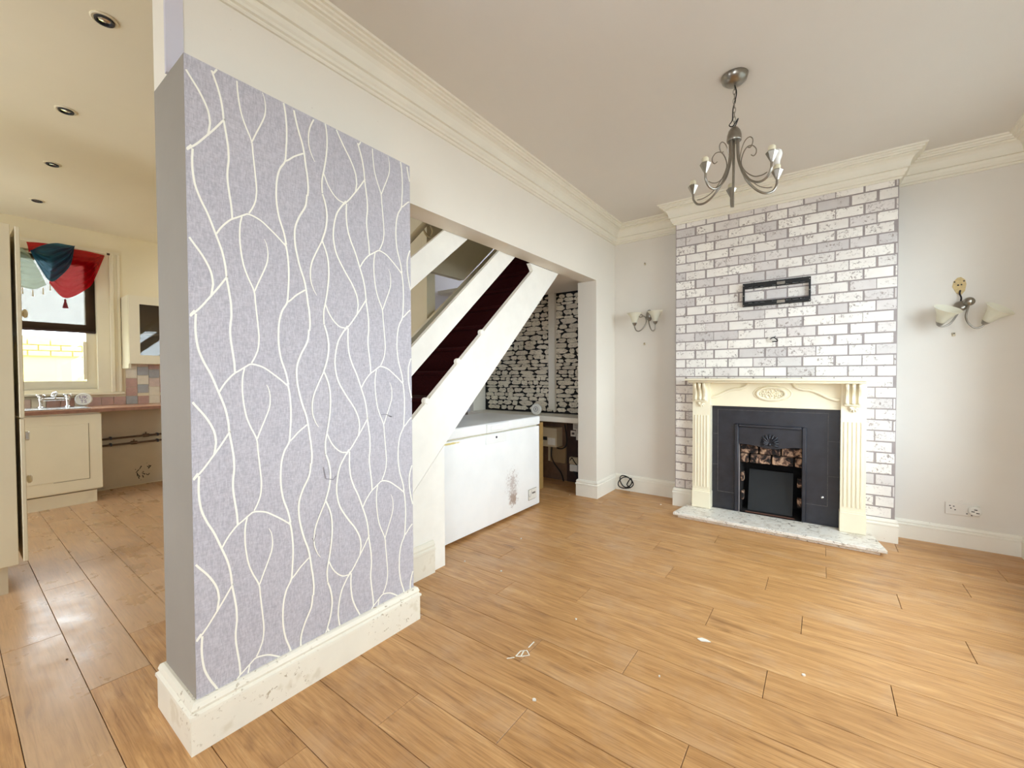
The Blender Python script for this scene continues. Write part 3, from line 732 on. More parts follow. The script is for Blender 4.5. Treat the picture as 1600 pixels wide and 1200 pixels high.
MB().box(-2.295, -2.195, 4.205, 4.262, 0.135, 0.212, 0.004).build('case', M['plastic'], jb)
MB().tube(smooth_path([(-2.285, 4.20, 0.26), (-2.255, 4.19, 0.29), (-2.225, 4.19, 0.25), (-2.20, 4.20, 0.215)], 5), 0.006, 6).build('wire', M['black'], jb)
for nm, bx, lb in (('paper_notice', (-2.275, -2.13, 4.255, 4.261, 0.60, 0.672), 'upper white paper notice pinned inside the cupboard below the shelf'),
                   ('paper_notice', (-2.235, -2.09, 4.250, 4.2545, 0.488, 0.618), 'lower white paper notice pinned inside the cupboard below the shelf'),
                   ('paper_tag', (-2.305, -2.242, 4.252, 4.259, 0.525, 0.590), 'small square paper tag left of the notices in the cupboard')):
    o = tag(MB().box(*bx).build(nm, M['paper']), lb, 'paper')
    lm = MB()
    for i in range(4 if nm == 'paper_notice' else 0):
        zz = bx[5]-0.014-0.0125*i
        if zz > bx[4]+0.01: lm.box(bx[0]+0.015, bx[1]-0.02-0.02*(i % 2), bx[2]-0.0008, bx[2], zz-0.002, zz+0.002)
    if nm == 'paper_tag': lm.box(bx[0]+0.014, bx[1]-0.014, bx[2]-0.0008, bx[2], bx[4]+0.02, bx[5]-0.02)
    lm.build('print', plain('dim_print', srgb(96, 88, 82), 0.8), o)
tag(MB().tube(smooth_path([(-2.545, 4.235, 0.385), (-2.54, 4.22, 0.27), (-2.49, 4.21, 0.19), (-2.41, 4.21, 0.10), (-2.38, 4.22, 0.005)], 6), 0.008, 6).build('black_cable', M['black']), 'thin black cable dropping from the fuse box to the cupboard floor', 'cable')
tag(MB().tube(smooth_path([(-2.46, 4.20, 0.39), (-2.43, 4.18, 0.385), (-2.385, 4.20, 0.383), (-2.350, 4.23, 0.42), (-2.350, 4.24, 0.52), (-2.375, 4.24, 0.66)], 6), 0.008, 6).build('black_cable', M['black']), 'black cable looping from under the fuse box up beside it', 'cable')
tag(MB().prism([(-2.25, 0.14), (-2.19, 0.14), (-2.06, 0.0), (-2.14, 0.0)], 'y', 4.20, 4.225).build('black_duct', M['black']), 'black strap slanting from the junction box to the cupboard floor', 'strap')

def disc(loc, yaw, lab, l1, l2):
    t = thing('air_freshener', loc, lab, 'air freshener')
    R = Matrix.Translation(Vector(loc)+Vector((0, 0, 0.066))) @ Matrix.Rotation(yaw, 4, 'Z') @ Matrix.Rotation(math.radians(-82), 4, 'X')
    rot = (Matrix.Rotation(yaw, 4, 'Z') @ Matrix.Rotation(math.radians(-82), 4, 'X')).to_3x3()
    R2 = Matrix.Translation(Vector(loc)+Vector((0, 0, 0.066))) @ Matrix.Rotation(yaw, 4, 'Z') @ Matrix.Rotation(math.radians(82), 4, 'X')
    rot2 = (Matrix.Rotation(yaw, 4, 'Z') @ Matrix.Rotation(math.radians(82), 4, 'X')).to_3x3()
    MB().lathe([(0.050, -0.020), (0.062, -0.016), (0.066, 0.0), (0.062, 0.014), (0.054, 0.018), (0.052, 0.014), (0, 0.014)], None, 28, R2).build('case', M['plastic'], t, smooth=35)
    if l1:
        for s_, dz in ((l1, 0.020), (l2, -0.022)):
            p = Vector(loc)+Vector((0, 0, 0.066))+rot2 @ Vector((0, dz, 0.0155))
            text_mesh(s_, 0.046, 0.0006, M['purple'], 'lettering', t, p, rot2)
    else:
        MB().lathe([(0.030, 0.0145), (0.030, 0.016), (0.024, 0.016), (0.024, 0.0145)], None, 20, R2, cap=False).build('dial_ring', plain('grey_dial', srgb(150, 148, 152), 0.6), t)
        p = Vector(loc)+Vector((0, 0, 0.066))+rot2 @ Vector((0, 0, 0.0155))
        text_mesh('8', 0.040, 0.0006, plain('grey_dial_print', srgb(120, 118, 124), 0.6), 'lettering', t, p, rot2)
disc((-2.606, 4.00, 0.772), math.radians(2), 'round white air freshener standing on the shelf against the stone paper', None, None)

# ------------------------------------------------------------------ fireplace
hp = [(-1.02, 3.70), (0.36, 3.70), (0.30, 4.035), (-0.97, 4.035)]
hb = [(-0.985, 3.722), (0.325, 3.722), (0.275, 4.035), (-0.94, 4.035)]
hth = thing('hearth', (-0.33, 3.86, 0), 'stained marble hearth slab on the floor in front of the fireplace', 'hearth')
MB().prism(hb, 'z', 0, 0.022, 0.002).build('base_slab', M['marble'], hth)
MB().prism(hp, 'z', 0.023, 0.047, 0.003).build('top_slab', M['marble'], hth)
HT = 0.0475
mp_ = thing('fireplace_surround', (-0.335, 3.98, HT), 'cream painted mantelpiece with fluted legs and carved oval, against the brick paper', 'mantelpiece')
ML = 3.965
MB().box(-0.965, 0.275, 3.845, YC-0.003, 1.168, 1.186, 0.004).box(-0.945, 0.255, 3.865, YC-0.003, 1.150, 1.168, 0.006).build('shelf', M['mantel'], mp_, smooth=40)
fr_ = MB().box(-0.805, 0.120, 4.0, YC-0.003, 0.950, 1.150).build('frieze', M['mantel'], mp_)
MB().box(-0.805, 0.120, 3.992, 4.0, 0.950, 0.962, 0.002).build('bead', M['mantel'], fr_)
def leg(x0, x1, inner):
    l = MB()
    l.box(x0, x1, ML, YC-0.003, 0.20, 1.150)
    l.box(x0-0.004, x1+0.004, ML-0.010, YC-0.003, HT+0.0002, 0.195, 0.004).box(x0, x1, ML-0.005, ML, 0.195, 0.206)
    o = l.build('leg', M['mantel'], mp_)
    n = 5; wd = (x1-x0-0.024)
    for i in range(n):
        cx = x0+0.012+wd*(i+0.5)/n
        MB().prism([(cx-wd/n*0.34, ML), (cx-wd/n*0.2, ML-0.006), (cx+wd/n*0.2, ML-0.006), (cx+wd/n*0.34, ML)], 'z', 0.235, 0.865).build('flute', M['mantel'], o)
    # corbel: three scrolled ribs over a little bracket and shell
    a, b = x0+0.016, x1-0.022
    cbm = MB().box(a, b, ML-0.028, ML, 0.985, 0.998, 0.003).box(a, b, ML-0.014, ML, 0.998, 1.150)
    for i in range(3):
        c = a+(b-a)*(i+0.5)/3; h = (b-a)/3*0.27
        prof = [(0.0, 1.150), (-0.075, 1.150), (-0.080, 1.130), (-0.070, 1.105), (-0.050, 1.085), (-0.036, 1.060), (-0.034, 1.030), (-0.044, 1.008), (-0.042, 0.998), (0.0, 0.998)]
        cbm.prism([(ML+p[0], p[1]) for p in prof], 'x', c-h, c+h, 0.003)
    cbm.build('corbel', M['mantel'], o, smooth=40)
    shm = MB(); cx = (a+b)/2
    for i in range(5):
        an = math.radians(-150+30*i)
        shm.tube([(cx, ML-0.004, 0.984), (cx+0.020*math.cos(an), ML-0.014, 0.984+0.026*math.sin(an)), (cx+0.036*math.cos(an), ML-0.004, 0.984+0.046*math.sin(an))], [0.004, 0.009, 0.004], 7)
    shm.build('carved_shell', M['mantel'], o, smooth=50)
leg(-0.925, -0.780, 1); leg(0.115, 0.262, -1)
# carved oval
ov = MB()
def ell(cx, cz, a, b, y, r, n=36): return [(cx+a*math.cos(2*pi*i/n), y, cz+b*math.sin(2*pi*i/n)) for i in range(n)]
ov.tube(ell(-0.332, 1.062, 0.098, 0.050, 3.996, 0), 0.012, 10, closed=True)
ov.tube(ell(-0.325, 1.064, 0.132, 0.064, 3.999, 0), 0.0045, 8, closed=True)
oval = ov.build('oval_frame', M['mantel'], fr_, smooth=50)
cv_ = MB(); rr = random.Random(3)
for cx in (-0.375, -0.332, -0.290):
    for i in range(6):
        an = 2*pi*i/6+cx*9; cv_.ball((cx+0.016*math.cos(an), 3.998, 1.062+0.016*math.sin(an)), 0.0095, 1, 8)
    cv_.ball((cx, 3.995, 1.062), 0.009, 1, 8)
for i in range(16):
    an = 2*pi*i/16; cv_.ball((-0.332+0.078*math.cos(an), 3.999, 1.062+0.034*math.sin(an)), 0.008, 1, 8)
cv_.build('carved_flowers', M['mantel'], fr_, smooth=60)
for sgn in (1, -1):
    X = lambda x: -0.340+sgn*x
    MB().tube(smooth_path([(X(0.155), 4.0, 1.148), (X(0.172), 3.994, 1.122), (X(0.215), 3.994, 1.102), (X(0.265), 3.994, 1.096), (X(0.320), 3.994, 1.075), (X(0.370), 3.994, 1.045), (X(0.42), 3.994, 1.026), (X(0.446), 4.0, 1.024)], 6), 0.0125, 10).build('scroll_moulding', M['mantel'], fr_, smooth=50)
# cast-iron insert
ins = thing('fireplace_insert', (-0.335, 4.04, HT), 'black cast iron fireplace insert with shell ornament inside the mantelpiece', 'fireplace')
IY = 4.045
pl = MB().box(-0.778, -0.585, IY, YC-0.0005, HT+0.0003, 0.948).box(-0.108, 0.113, IY, YC-0.0005, HT+0.0003, 0.948).box(-0.585, -0.108, IY, YC-0.0005, 0.795, 0.948)
plate = pl.build('plate', M['iron'], ins)
MB().box(-0.735, -0.731, IY-0.004, IY, 0.195, 0.918).box(0.039, 0.043, IY-0.004, IY, 0.195, 0.918).box(-0.731, 0.039, IY-0.004, IY, 0.914, 0.918)\
    .box(-0.731, -0.60, IY-0.004, IY, 0.195, 0.199).box(-0.10, 0.039, IY-0.004, IY, 0.195, 0.199).build('panel_line', M['worn_edge'], plate)
for (a, b, c, d) in ((-0.778, -0.737, 0.43, 0.434), (-0.778, -0.737, 0.70, 0.704), (0.045, 0.113, 0.43, 0.434), (0.045, 0.113, 0.70, 0.704)):
    MB().box(a, b, IY-0.0025, IY, c, d).build('tile_joint', M['worn_edge'], plate)
MB().box(-0.60, -0.570, IY-0.022, IY+0.01, HT+0.0003, 0.800, 0.006).box(-0.124, -0.094, IY-0.022, IY+0.01, HT+0.0003, 0.800, 0.006).box(-0.57, -0.124, IY-0.022, IY+0.01, 0.775, 0.800, 0.006).build('opening_frame', M['iron'], ins, smooth=40)
hd = [(-0.570, 0.630), (-0.50, 0.628), (-0.43, 0.618), (-0.37, 0.606), (-0.30, 0.606), (-0.24, 0.618), (-0.18, 0.628), (-0.124, 0.630), (-0.124, 0.775), (-0.570, 0.775)]
MB().prism(hd, 'y', IY, IY+0.02).build('hood', M['iron'], ins)
shm = MB()
for i in range(11):
    an = math.radians(-20+22*i); L = 0.074 if 2 < i < 8 else 0.062
    shm.tube([(-0.343, IY-0.006, 0.650), (-0.343+0.65*L*math.cos(an), IY-0.024, 0.650+0.65*L*math.sin(an)), (-0.343+L*math.cos(an), IY-0.006, 0.650+L*math.sin(an))], [0.004, 0.0085, 0.007], 8)
shm.ball((-0.343, IY-0.010, 0.642), 0.014)
shm.build('shell_ornament', M['iron'], ins, smooth=50)
MB().lathe([(0.008, 0), (0.009, 0.006), (0, 0.012)], None, 10, Matrix.Translation((0.010, IY, 0.262)) @ Matrix.Rotation(pi/2, 4, 'X')).build('bolt', M['chrome'], ins)
# fire recess of peeling bricks
fbk = thing('firebox', (-0.34, 4.25, HT-0.045), 'sooty firebox with peeling brick arch inside the black fireplace', 'firebox')
MB().box(-0.568, -0.112, 4.40, 4.41, 0.002, 0.698).box(-0.568, -0.560, 4.11, 4.40, 0.002, 0.698).box(-0.120, -0.112, 4.11, 4.40, 0.002, 0.698).box(-0.56, -0.12, 4.11, 4.40, 0.690, 0.698).box(-0.559, -0.121, 4.08, 4.399, 0.002, 0.044).build('lining', M['soot'], fbk)
rb = random.Random(5)
for r in range(8):
    zz = 0.05+0.082*r; x = -0.585-(0.07 if r % 2 else 0)
    while x < -0.10:
        a, b = max(x, -0.566), min(x+0.155, -0.114)
        arch = 0.36+0.10*math.sqrt(max(0, 1-((min(abs(a+0.34), abs(b+0.34)))/0.235)**2))
        # leave the arched fire mouth free
        mid = (a+b)/2
        if zz < 0.40:
            if b > -0.535 and mid < -0.34: b = min(b, -0.535)
            if a < -0.160 and mid >= -0.34: a = max(a, -0.160)
        if b-a > 0.02 and not (zz < 0.40 and -0.53 < mid < -0.165):
            MB().box(a+0.004, b-0.004, 4.108-rb.uniform(0, 0.012), 4.17, zz+0.004, min(zz+0.078, 0.688), 0.006).build('brick', M['firebrick'], fbk)
        x += 0.16
t = tag(MB().prism([(4.14, HT), (4.155, HT), (4.255, 0.385), (4.24, 0.385)], 'x', -0.512, -0.188).build('board', M['iron2']), 'matt black board leaning in the fireplace mouth', 'board')
gr = MB().box(-0.52, -0.17, 4.062, 4.076, HT, HT+0.006).build('ash_strip', plain('rust_strip', srgb(112, 76, 62), 0.8)); tag(gr, 'thin rusty metal strip on the hearth at the fire mouth', 'strip')

# ------------------------------------------------------------------ TV bracket and hanging wire on the brick paper
tv = thing('tv_bracket', (-0.31, 4.04, 1.79), 'black flat wall bracket for a television screwed to the brick paper', 'tv bracket')
BY0, BY1 = 4.028, 4.054
for nm, z0, z1 in (('rail', 1.939, 1.983), ('rail', 1.790, 1.829)):
    up = nm == 'rail' and z0 > 1.9
    zc = z0+0.010 if up else z1-0.010
    m = MB()
    cuts = [-0.545, -0.505, -0.475, -0.465, -0.430, -0.420, -0.385, -0.335, -0.305, -0.295, -0.250, -0.240, -0.205, -0.195, -0.155, -0.145, -0.112, -0.076]
    m.box(-0.545, -0.076, BY0, BY1, (zc+0.004 if up else z0), (z1 if up else zc-0.004))
    m.box(-0.545, -0.076, BY0, BY1, (z0 if up else zc+0.004), (zc-0.004 if up else z1))
    for a, b in zip(cuts[::2], cuts[1::2]): m.box(a, b, BY0, BY1, zc-0.004, zc+0.004)
    o = m.build('rail', M['black'], tv)
    MB().box(-0.300, -0.245, BY0-0.002, BY0, z0+0.008, z0+0.030).build('label', M['nickel'], o)
for a, b in ((-0.545, -0.532), (-0.089, -0.076)): MB().box(a, b, BY0, BY1, 1.829, 1.939).build('side_bar', M['black'], tv)
for x in (-0.539, -0.083):
    for z in (1.80, 1.88, 1.965): MB().lathe([(0.004, 0), (0.004, 0.003), (0, 0.004)], None, 8, Matrix.Translation((x, BY0, z)) @ Matrix.Rotation(pi/2, 4, 'X')).build('screw', M['nickel'], tv)
wh = thing('wire_stub', (-0.325, 4.04, 1.50), 'torn plaster hole with a bent wire stub below the television bracket', 'wire')
MB().prism([(-0.375, 1.505), (-0.355, 1.525), (-0.335, 1.520), (-0.318, 1.532), (-0.300, 1.515), (-0.302, 1.495), (-0.335, 1.482), (-0.36, 1.488)], 'y', 4.050, 4.0565).build('plaster', M['paper'], wh)
MB().tube(smooth_path([(-0.345, 4.05, 1.510), (-0.32, 4.02, 1.520), (-0.300, 4.015, 1.505), (-0.295, 4.03, 1.49), (-0.33, 4.04, 1.487)], 5), 0.0045, 6).build('wire', M['iron'], wh)
MB().tube([(-0.320, 4.05, 1.518), (-0.308, 4.03, 1.531)], 0.003, 6).build('wire', M['iron'], wh)

# ------------------------------------------------------------------ chandelier
CX, CY = -0.380, 2.485
ch = thing('chandelier', (CX, CY, 2.09), 'five-armed brushed metal chandelier hanging by a chain from the ceiling', 'chandelier')
MB().lathe([(0.0, 2.728), (0.012, 2.728), (0.040, 2.736), (0.058, 2.752), (0.064, 2.770), (0.064, CEIL)], (CX, CY, 0), 28).build('canopy', M['nickel'], ch, smooth=40)
cm = MB(); zc = 2.728
for i in range(9):
    zt = zc-0.0235*i; L = 0.0155
    pts = []
    for k in range(12):
        a = 2*pi*k/12; dx = 0.0062*math.cos(a); dz = L*math.sin(a)
        pts.append((CX+(dx if i % 2 else 0), CY+(0 if i % 2 else dx), zt-0.010+dz))
    cm.tube(pts, 0.0016, 5, closed=True)
cm.build('chain', M['nickel'], ch, smooth=50)
MB().tube(smooth_path([(CX, CY, 2.735), (CX+0.010, CY-0.004, 2.68), (CX-0.006, CY, 2.61), (CX-0.008, CY-0.006, 2.55), (CX-0.022, CY-0.010, 2.525), (CX-0.004, CY-0.016, 2.512), (CX+0.020, CY-0.012, 2.545), (CX, CY, 2.505)], 6), 0.0028, 6).build('flex', M['black'], ch, smooth=50)
MB().lathe([(0.006, 2.515), (0.018, 2.507), (0.028, 2.492), (0.034, 2.470), (0.036, 2.445), (0.034, 2.440), (0.0, 2.444)], (CX, CY, 0), 24).build('hub', M['nickel'], ch, smooth=40)
MB().tube([(CX, CY, 2.45), (CX-0.004, CY-0.003, 2.098)], 0.006, 10).build('rod', M['nickel'], ch, smooth=40)
RT = Vector((math.cos(CAM_YAW), -math.sin(CAM_YAW), 0)); FW = Vector((math.sin(CAM_YAW), math.cos(CAM_YAW), 0))
ARMS = [(0.215*math.cos(math.radians(a_)), 0.215*math.sin(math.radians(a_)), 0.0, k_) for a_, k_ in ((-70, 0), (-5, 1), (66, 2), (133, 2), (206, 0))]
for i, (a, b, dz, kind) in enumerate(ARMS):
    dv = RT*a+FW*b; R0 = dv.length; u = dv.normalized()
    def at(r, z): return (CX+u.x*r, CY+u.y*r, z+dz*(r/R0))
    prof = [(0.020, 2.445), (0.021, 2.39), (0.026, 2.335), (0.042, 2.285), (0.075, 2.235), (0.125, 2.188), (0.175, 2.165), (0.220, 2.170), (0.246, 2.200), (0.250, 2.232)]
    k_ = R0/0.250
    prof = [(r*k_ if r > 0.05 else r, z) for r, z in prof]
    arm = MB().tube([at(p.x, p.y) for p in smooth_path(prof, 5)], 0.0058, 8).build('arm', M['nickel'], ch, smooth=50)
    # thin wire above the arm, ending in a scroll beside the hub
    pr2 = [(0.084, 2.366), (0.098, 2.360), (0.110, 2.374), (0.110, 2.396), (0.092, 2.414), (0.066, 2.408), (0.046, 2.376), (0.036, 2.328), (0.050, 2.285), (0.090, 2.243), (0.140, 2.205), (0.190, 2.192), (0.222, 2.194)]
    pr2 = [(r*k_ if r > 0.06 and z < 2.28 else r, z) for r, z in pr2]
    MB().tube([at(p.x, p.y) for p in smooth_path(pr2, 5)], 0.0026, 6).build('scroll_wire', M['nickel'], ch, smooth=50)
    cx_, cy_, cz_ = at(R0, 2.232)
    MB().lathe([(0.006, 0), (0.009, 0.006), (0.012, 0.012), (0.027, 0.045), (0.018, 0.052), (0.006, 0.056)], (cx_, cy_, cz_), 6).build('cup', M['nickel'], arm)
    MB().lathe([(0.0155, 0.045), (0.0165, 0.052), (0.0165, 0.070), (0.012, 0.076), (0, 0.076)], (cx_, cy_, cz_), 14).build('lampholder', M['candle'], arm, smooth=40)
    if kind == 1:
        MB().lathe([(0.012, 0.076), (0.013, 0.092), (0.020, 0.112), (0.0235, 0.128), (0.020, 0.146), (0.010, 0.154), (0, 0.156)], (cx_, cy_, cz_), 16).build('bulb', M['bulb'], arm, smooth=50)

# ------------------------------------------------------------------ wall lights
def shade(centre, axis, r, h, name, parent):
    q = Vector((0, 0, 1)).rotation_difference(Vector(axis)).to_matrix().to_4x4()
    mt = Matrix.Translation(Vector(centre)) @ q
    prof = [(r*0.22, 0), (r*0.34, h*0.12), (r*0.44, h*0.35), (r*0.58, h*0.62), (r*0.80, h*0.86), (r, h), (r*0.985, h*1.01), (r*0.77, h*0.87), (r*0.54, h*0.62), (r*0.40, h*0.36), (r*0.28, h*0.14), (0, h*0.08)]
    return MB().lathe(prof, None, 26, mt).build(name, M['frosted'], parent, smooth=60), mt
sl_ = thing('wall_light', (-1.43, 4.20, 1.65), 'twin-arm wall light with frosted trumpet shades, level on the left alcove wall', 'wall light', None)
MB().lathe([(0.0, -0.026), (0.020, -0.024), (0.034, -0.014), (0.038, 0.0)], None, 22, Matrix.Translation((-1.421, YB-0.0005, 1.825)) @ Matrix.Rotation(-pi/2, 4, 'X') @ Matrix.Diagonal((0.85, 1.55, 1, 1))).build('back_plate', M['nickel'], sl_, smooth=40)
for cx, pts in ((-1.530, [(-1.455, 4.20, 1.805), (-1.462, 4.198, 1.822), (-1.478, 4.19, 1.828), (-1.488, 4.18, 1.810), (-1.470, 4.18, 1.80), (-1.446, 4.19, 1.81), (-1.428, 4.20, 1.79), (-1.420, 4.19, 1.745), (-1.445, 4.175, 1.690), (-1.480, 4.17, 1.662), (-1.512, 4.17, 1.668), (-1.528, 4.17, 1.700), (-1.530, 4.17, 1.722)]),
                (-1.322, [(-1.395, 4.20, 1.84), (-1.40, 4.19, 1.855), (-1.385, 4.18, 1.86), (-1.408, 4.20, 1.83), (-1.400, 4.20, 1.775), (-1.385, 4.185, 1.715), (-1.365, 4.17, 1.672), (-1.345, 4.17, 1.655), (-1.328, 4.17, 1.668), (-1.322, 4.17, 1.700), (-1.322, 4.17, 1.722)])):
    MB().tube([Vector(p) for p in smooth_path(pts, 5)], 0.0055, 8).build('arm', M['nickel'], sl_, smooth=50)
    MB().lathe([(0.008, 0), (0.014, 0.006), (0.024, 0.026), (0.022, 0.028)], (cx, 4.17, 1.718), 14).build('shade_holder', M['nickel'], sl_, smooth=40)
    shade((cx, 4.17, 1.738), (0, -0.05, 1), 0.074, 0.108, 'shade', sl_)
MB().tube([(-1.421, 4.27, 1.80), (-1.425, 4.215, 1.80)], 0.012, 10).build('stem', M['nickel'], sl_, smooth=40)

sr = thing('wall_light', (0.79, 4.15, 1.52), 'wall light hanging loose and tilted by its wires on the right alcove wall', 'wall light', None)
MB().lathe([(0.0, 0.022), (0.022, 0.020), (0.036, 0.010), (0.040, 0.0)], None, 22, Matrix.Translation((0.768, 4.185, 1.685)) @ Matrix.Rotation(math.radians(65), 4, 'X') @ Matrix.Rotation(math.radians(-20), 4, 'Y')).build('back_plate', M['nickel'], sr, smooth=40)
MB().ball((0.800, 4.150, 1.708), 0.030).build('knuckle', M['nickel'], sr, smooth=60)
MB().tube(smooth_path([(0.773, 4.236, 1.80), (0.768, 4.222, 1.775), (0.774, 4.212, 1.745), (0.768, 4.20, 1.712)], 5), 0.005, 6).build('wire', M['iron'], sr)
for pts, tip, ax in (([(0.760, 4.155, 1.665), (0.735, 4.14, 1.610), (0.705, 4.125, 1.563), (0.672, 4.12, 1.546), (0.648, 4.12, 1.552)], (0.648, 4.12, 1.552), (0.30, -0.42, 0.86)),
                     ([(0.800, 4.145, 1.690), (0.788, 4.13, 1.650), (0.780, 4.12, 1.600), (0.793, 4.11, 1.553), (0.820, 4.105, 1.524), (0.850, 4.105, 1.530), (0.862, 4.105, 1.545)], (0.855, 4.105, 1.545), (0.52, -0.42, 0.74))):
    MB().tube(smooth_path(pts, 5), 0.0058, 8).build('arm', M['nickel'], sr, smooth=50)
    a = Vector(ax).normalized()
    q = Vector((0, 0, 1)).rotation_difference(a).to_matrix().to_4x4()
    MB().lathe([(0.008, 0), (0.014, 0.006), (0.024, 0.026), (0.022, 0.028)], None, 14, Matrix.Translation(Vector(tip)) @ q).build('shade_holder', M['nickel'], sr, smooth=40)
    shade(Vector(tip)+a*0.018, a, 0.076, 0.108, 'shade', sr)
pt = MB().prism([(0.733, 1.830), (0.740, 1.868), (0.758, 1.890), (0.775, 1.893), (0.796, 1.872), (0.802, 1.842), (0.796, 1.795), (0.776, 1.765), (0.752, 1.786)], 'y', YB2-0.004, YB2+0.003).build('plaster_patch', M['plaster'])
tag(pt, 'bare tan plaster patch with screw holes above the loose wall light', 'plaster patch')
for x, z, r in ((0.744, 1.862, 0.005), (0.790, 1.864, 0.005), (0.762, 1.838, 0.006), (0.778, 1.840, 0.005)): MB().lathe([(r, 0), (r*0.8, 0.0008)], None, 8, Matrix.Translation((x, YB2-0.004, z)) @ Matrix.Rotation(pi/2, 4, 'X')).build('screw_hole', M['black'], pt)
def wall_nail(x, y, z, lab):
    t = thing('cable_clip', (x, y, z), lab, 'clip')
    MB().box(x-0.008, x+0.008, y-0.012, y-0.0003, z-0.014, z+0.010, 0.002).build('clip', M['oldplastic'], t)
    MB().tube([(x, y-0.012, z+0.004), (x, y-0.018, z+0.004)], 0.004, 8).build('nail', M['iron'], t)
wall_nail(-1.464, YB, 2.355, 'small clip nailed high above the level wall light on the left')
wall_nail(-1.468, YB, 1.541, 'small clip nailed below the level wall light on the left')
wall_nail(0.744, YB2, 1.497, 'small clip nailed below the loose wall light on the right')

# ------------------------------------------------------------------ double socket and adaptor
so = thing('double_socket', (0.80, YB2, 0.22), 'old double socket plate, plastered in low on the right alcove wall', 'socket')
MB().box(0.714, 0.884, YB2-0.009, YB2-0.0003, 0.222, 0.308, 0.003).build('plate', M['alcove'], so)
for x, z in ((0.738, 0.284), (0.757, 0.282), (0.743, 0.266), (0.764, 0.258), (0.822, 0.240), (0.845, 0.232)): MB().box(x-0.004, x+0.004, YB2-0.0098, YB2-0.009, z-0.003, z+0.003).build('slot', M['black'], so)
MB().prism([(0.765, 0.308), (0.800, 0.328), (0.815, 0.322), (0.850, 0.312), (0.862, 0.302), (0.80, 0.300)], 'y', YB2-0.006, YB2-0.0003).build('cracked_plaster', M['alcove'], so)
pg = thing('plug_adaptor', (0.860, YB2-0.01, 0.24), 'round cream plug adaptor with three slots in the double socket', 'plug')
MB().lathe([(0.0, 0.030), (0.026, 0.030), (0.032, 0.024), (0.033, 0.0)], None, 24, Matrix.Translation((0.858, YB2-0.0098, 0.268)) @ Matrix.Rotation(pi/2, 4, 'X')).build('body', M['plastic'], pg, smooth=40)
for x, z in ((0.858, 0.280), (0.845, 0.266), (0.868, 0.258)): MB().box(x-0.008, x+0.008, YB2-0.0406, YB2-0.0396, z-0.003, z+0.003).build('slot', M['black'], pg)

# ------------------------------------------------------------------ cable and bits on the floor
cp = []
for i in range(60):
    a = i/59*2*pi*2.1
    cp.append((-1.650+0.075*math.cos(a)*(1-0.12*math.sin(a*0.7)), 4.235-0.03*math.sin(a*0.5), 0.098+0.060*math.sin(a+0.35*math.sin(a*0.6))))
cp += [(-1.63, 4.22, 0.08), (-1.60, 4.215, 0.06), (-1.585, 4.21, 0.052)]
tag(MB().tube(smooth_path(cp, 2), 0.0055, 6).build('coiled_cable', M['black'], smooth=50), 'coiled black cable against the skirting in the left alcove', 'cable')
def chip(name, pts, lab, mat, cat, h=0.003):
    return tag(MB().prism(pts, 'z', 0.0002, h).build(name, mat), lab, cat)
chip('paper_scrap', [(-0.455, 2.050), (-0.438, 2.068), (-0.416, 2.066), (-0.398, 2.058), (-0.418, 2.048), (-0.436, 2.040)], 'torn white paper scrap on the open floor before the fireplace', M['paper'], 'scrap')
rc = random.Random(9)
for (x, y, lab) in ((-1.612, 4.245, 'crumbled plaster bit on the floor by the coiled cable'), (-1.21, 3.99, 'pale plaster crumb on the floor left of the hearth'), (-0.86, 1.30, 'white paint chip on a floor seam near the pillar'),
                    (-0.98, 1.86, 'white paint chip on the floor in line with the freezer'), (-0.52, 1.70, 'tiny pale crumb on the floor short of the paper scrap'), (-0.05, 2.05, 'tan flake on the floor right of the paper scrap'),
                    (-1.60, 2.05, 'white chip on the floor beside the freezer'), (-1.88, 2.02, 'white chip on the floor at the boxed stair panel'), (-1.80, 2.55, 'white flake on the floor by the middle of the freezer'), (-2.06, 3.78, 'pale crumb on the floor at the mouth of the meter cupboard'),
                    (-2.10, 0.62, 'white plaster crumb on the kitchen floor beside the pillar'), (-2.62, 0.30, 'dark chip on the kitchen floor boards')):
    s_ = 0.005+0.005*rc.random()
    chip('floor_chip', [(x+s_*math.cos(2*pi*k/6)*rc.uniform(0.5, 1.1), y+s_*math.sin(2*pi*k/6)*rc.uniform(0.5, 1.1)) for k in range(6)], lab, M['gold'] if ('crumbled' in lab or 'dark' in lab) else M['paper'], 'chip', 0.005)
pm = MB()
for seg in ([(-1.085, 1.425), (-1.062, 1.45)], [(-1.062, 1.46), (-1.04, 1.475), (-1.018, 1.50), (-1.045, 1.52), (-1.065, 1.50), (-1.062, 1.46)], [(-1.05, 1.54), (-1.052, 1.59)], [(-1.045, 1.475), (-1.055, 1.515)]):
    pm.ribbon([(x, y, 0.0006) for x, y in seg], [0.006]*len(seg), (0, 0, 1), None)
tag(pm.build('paint_marks', M['print']), 'dried cream paint drips on the floor seam before the pillar', 'paint marks')

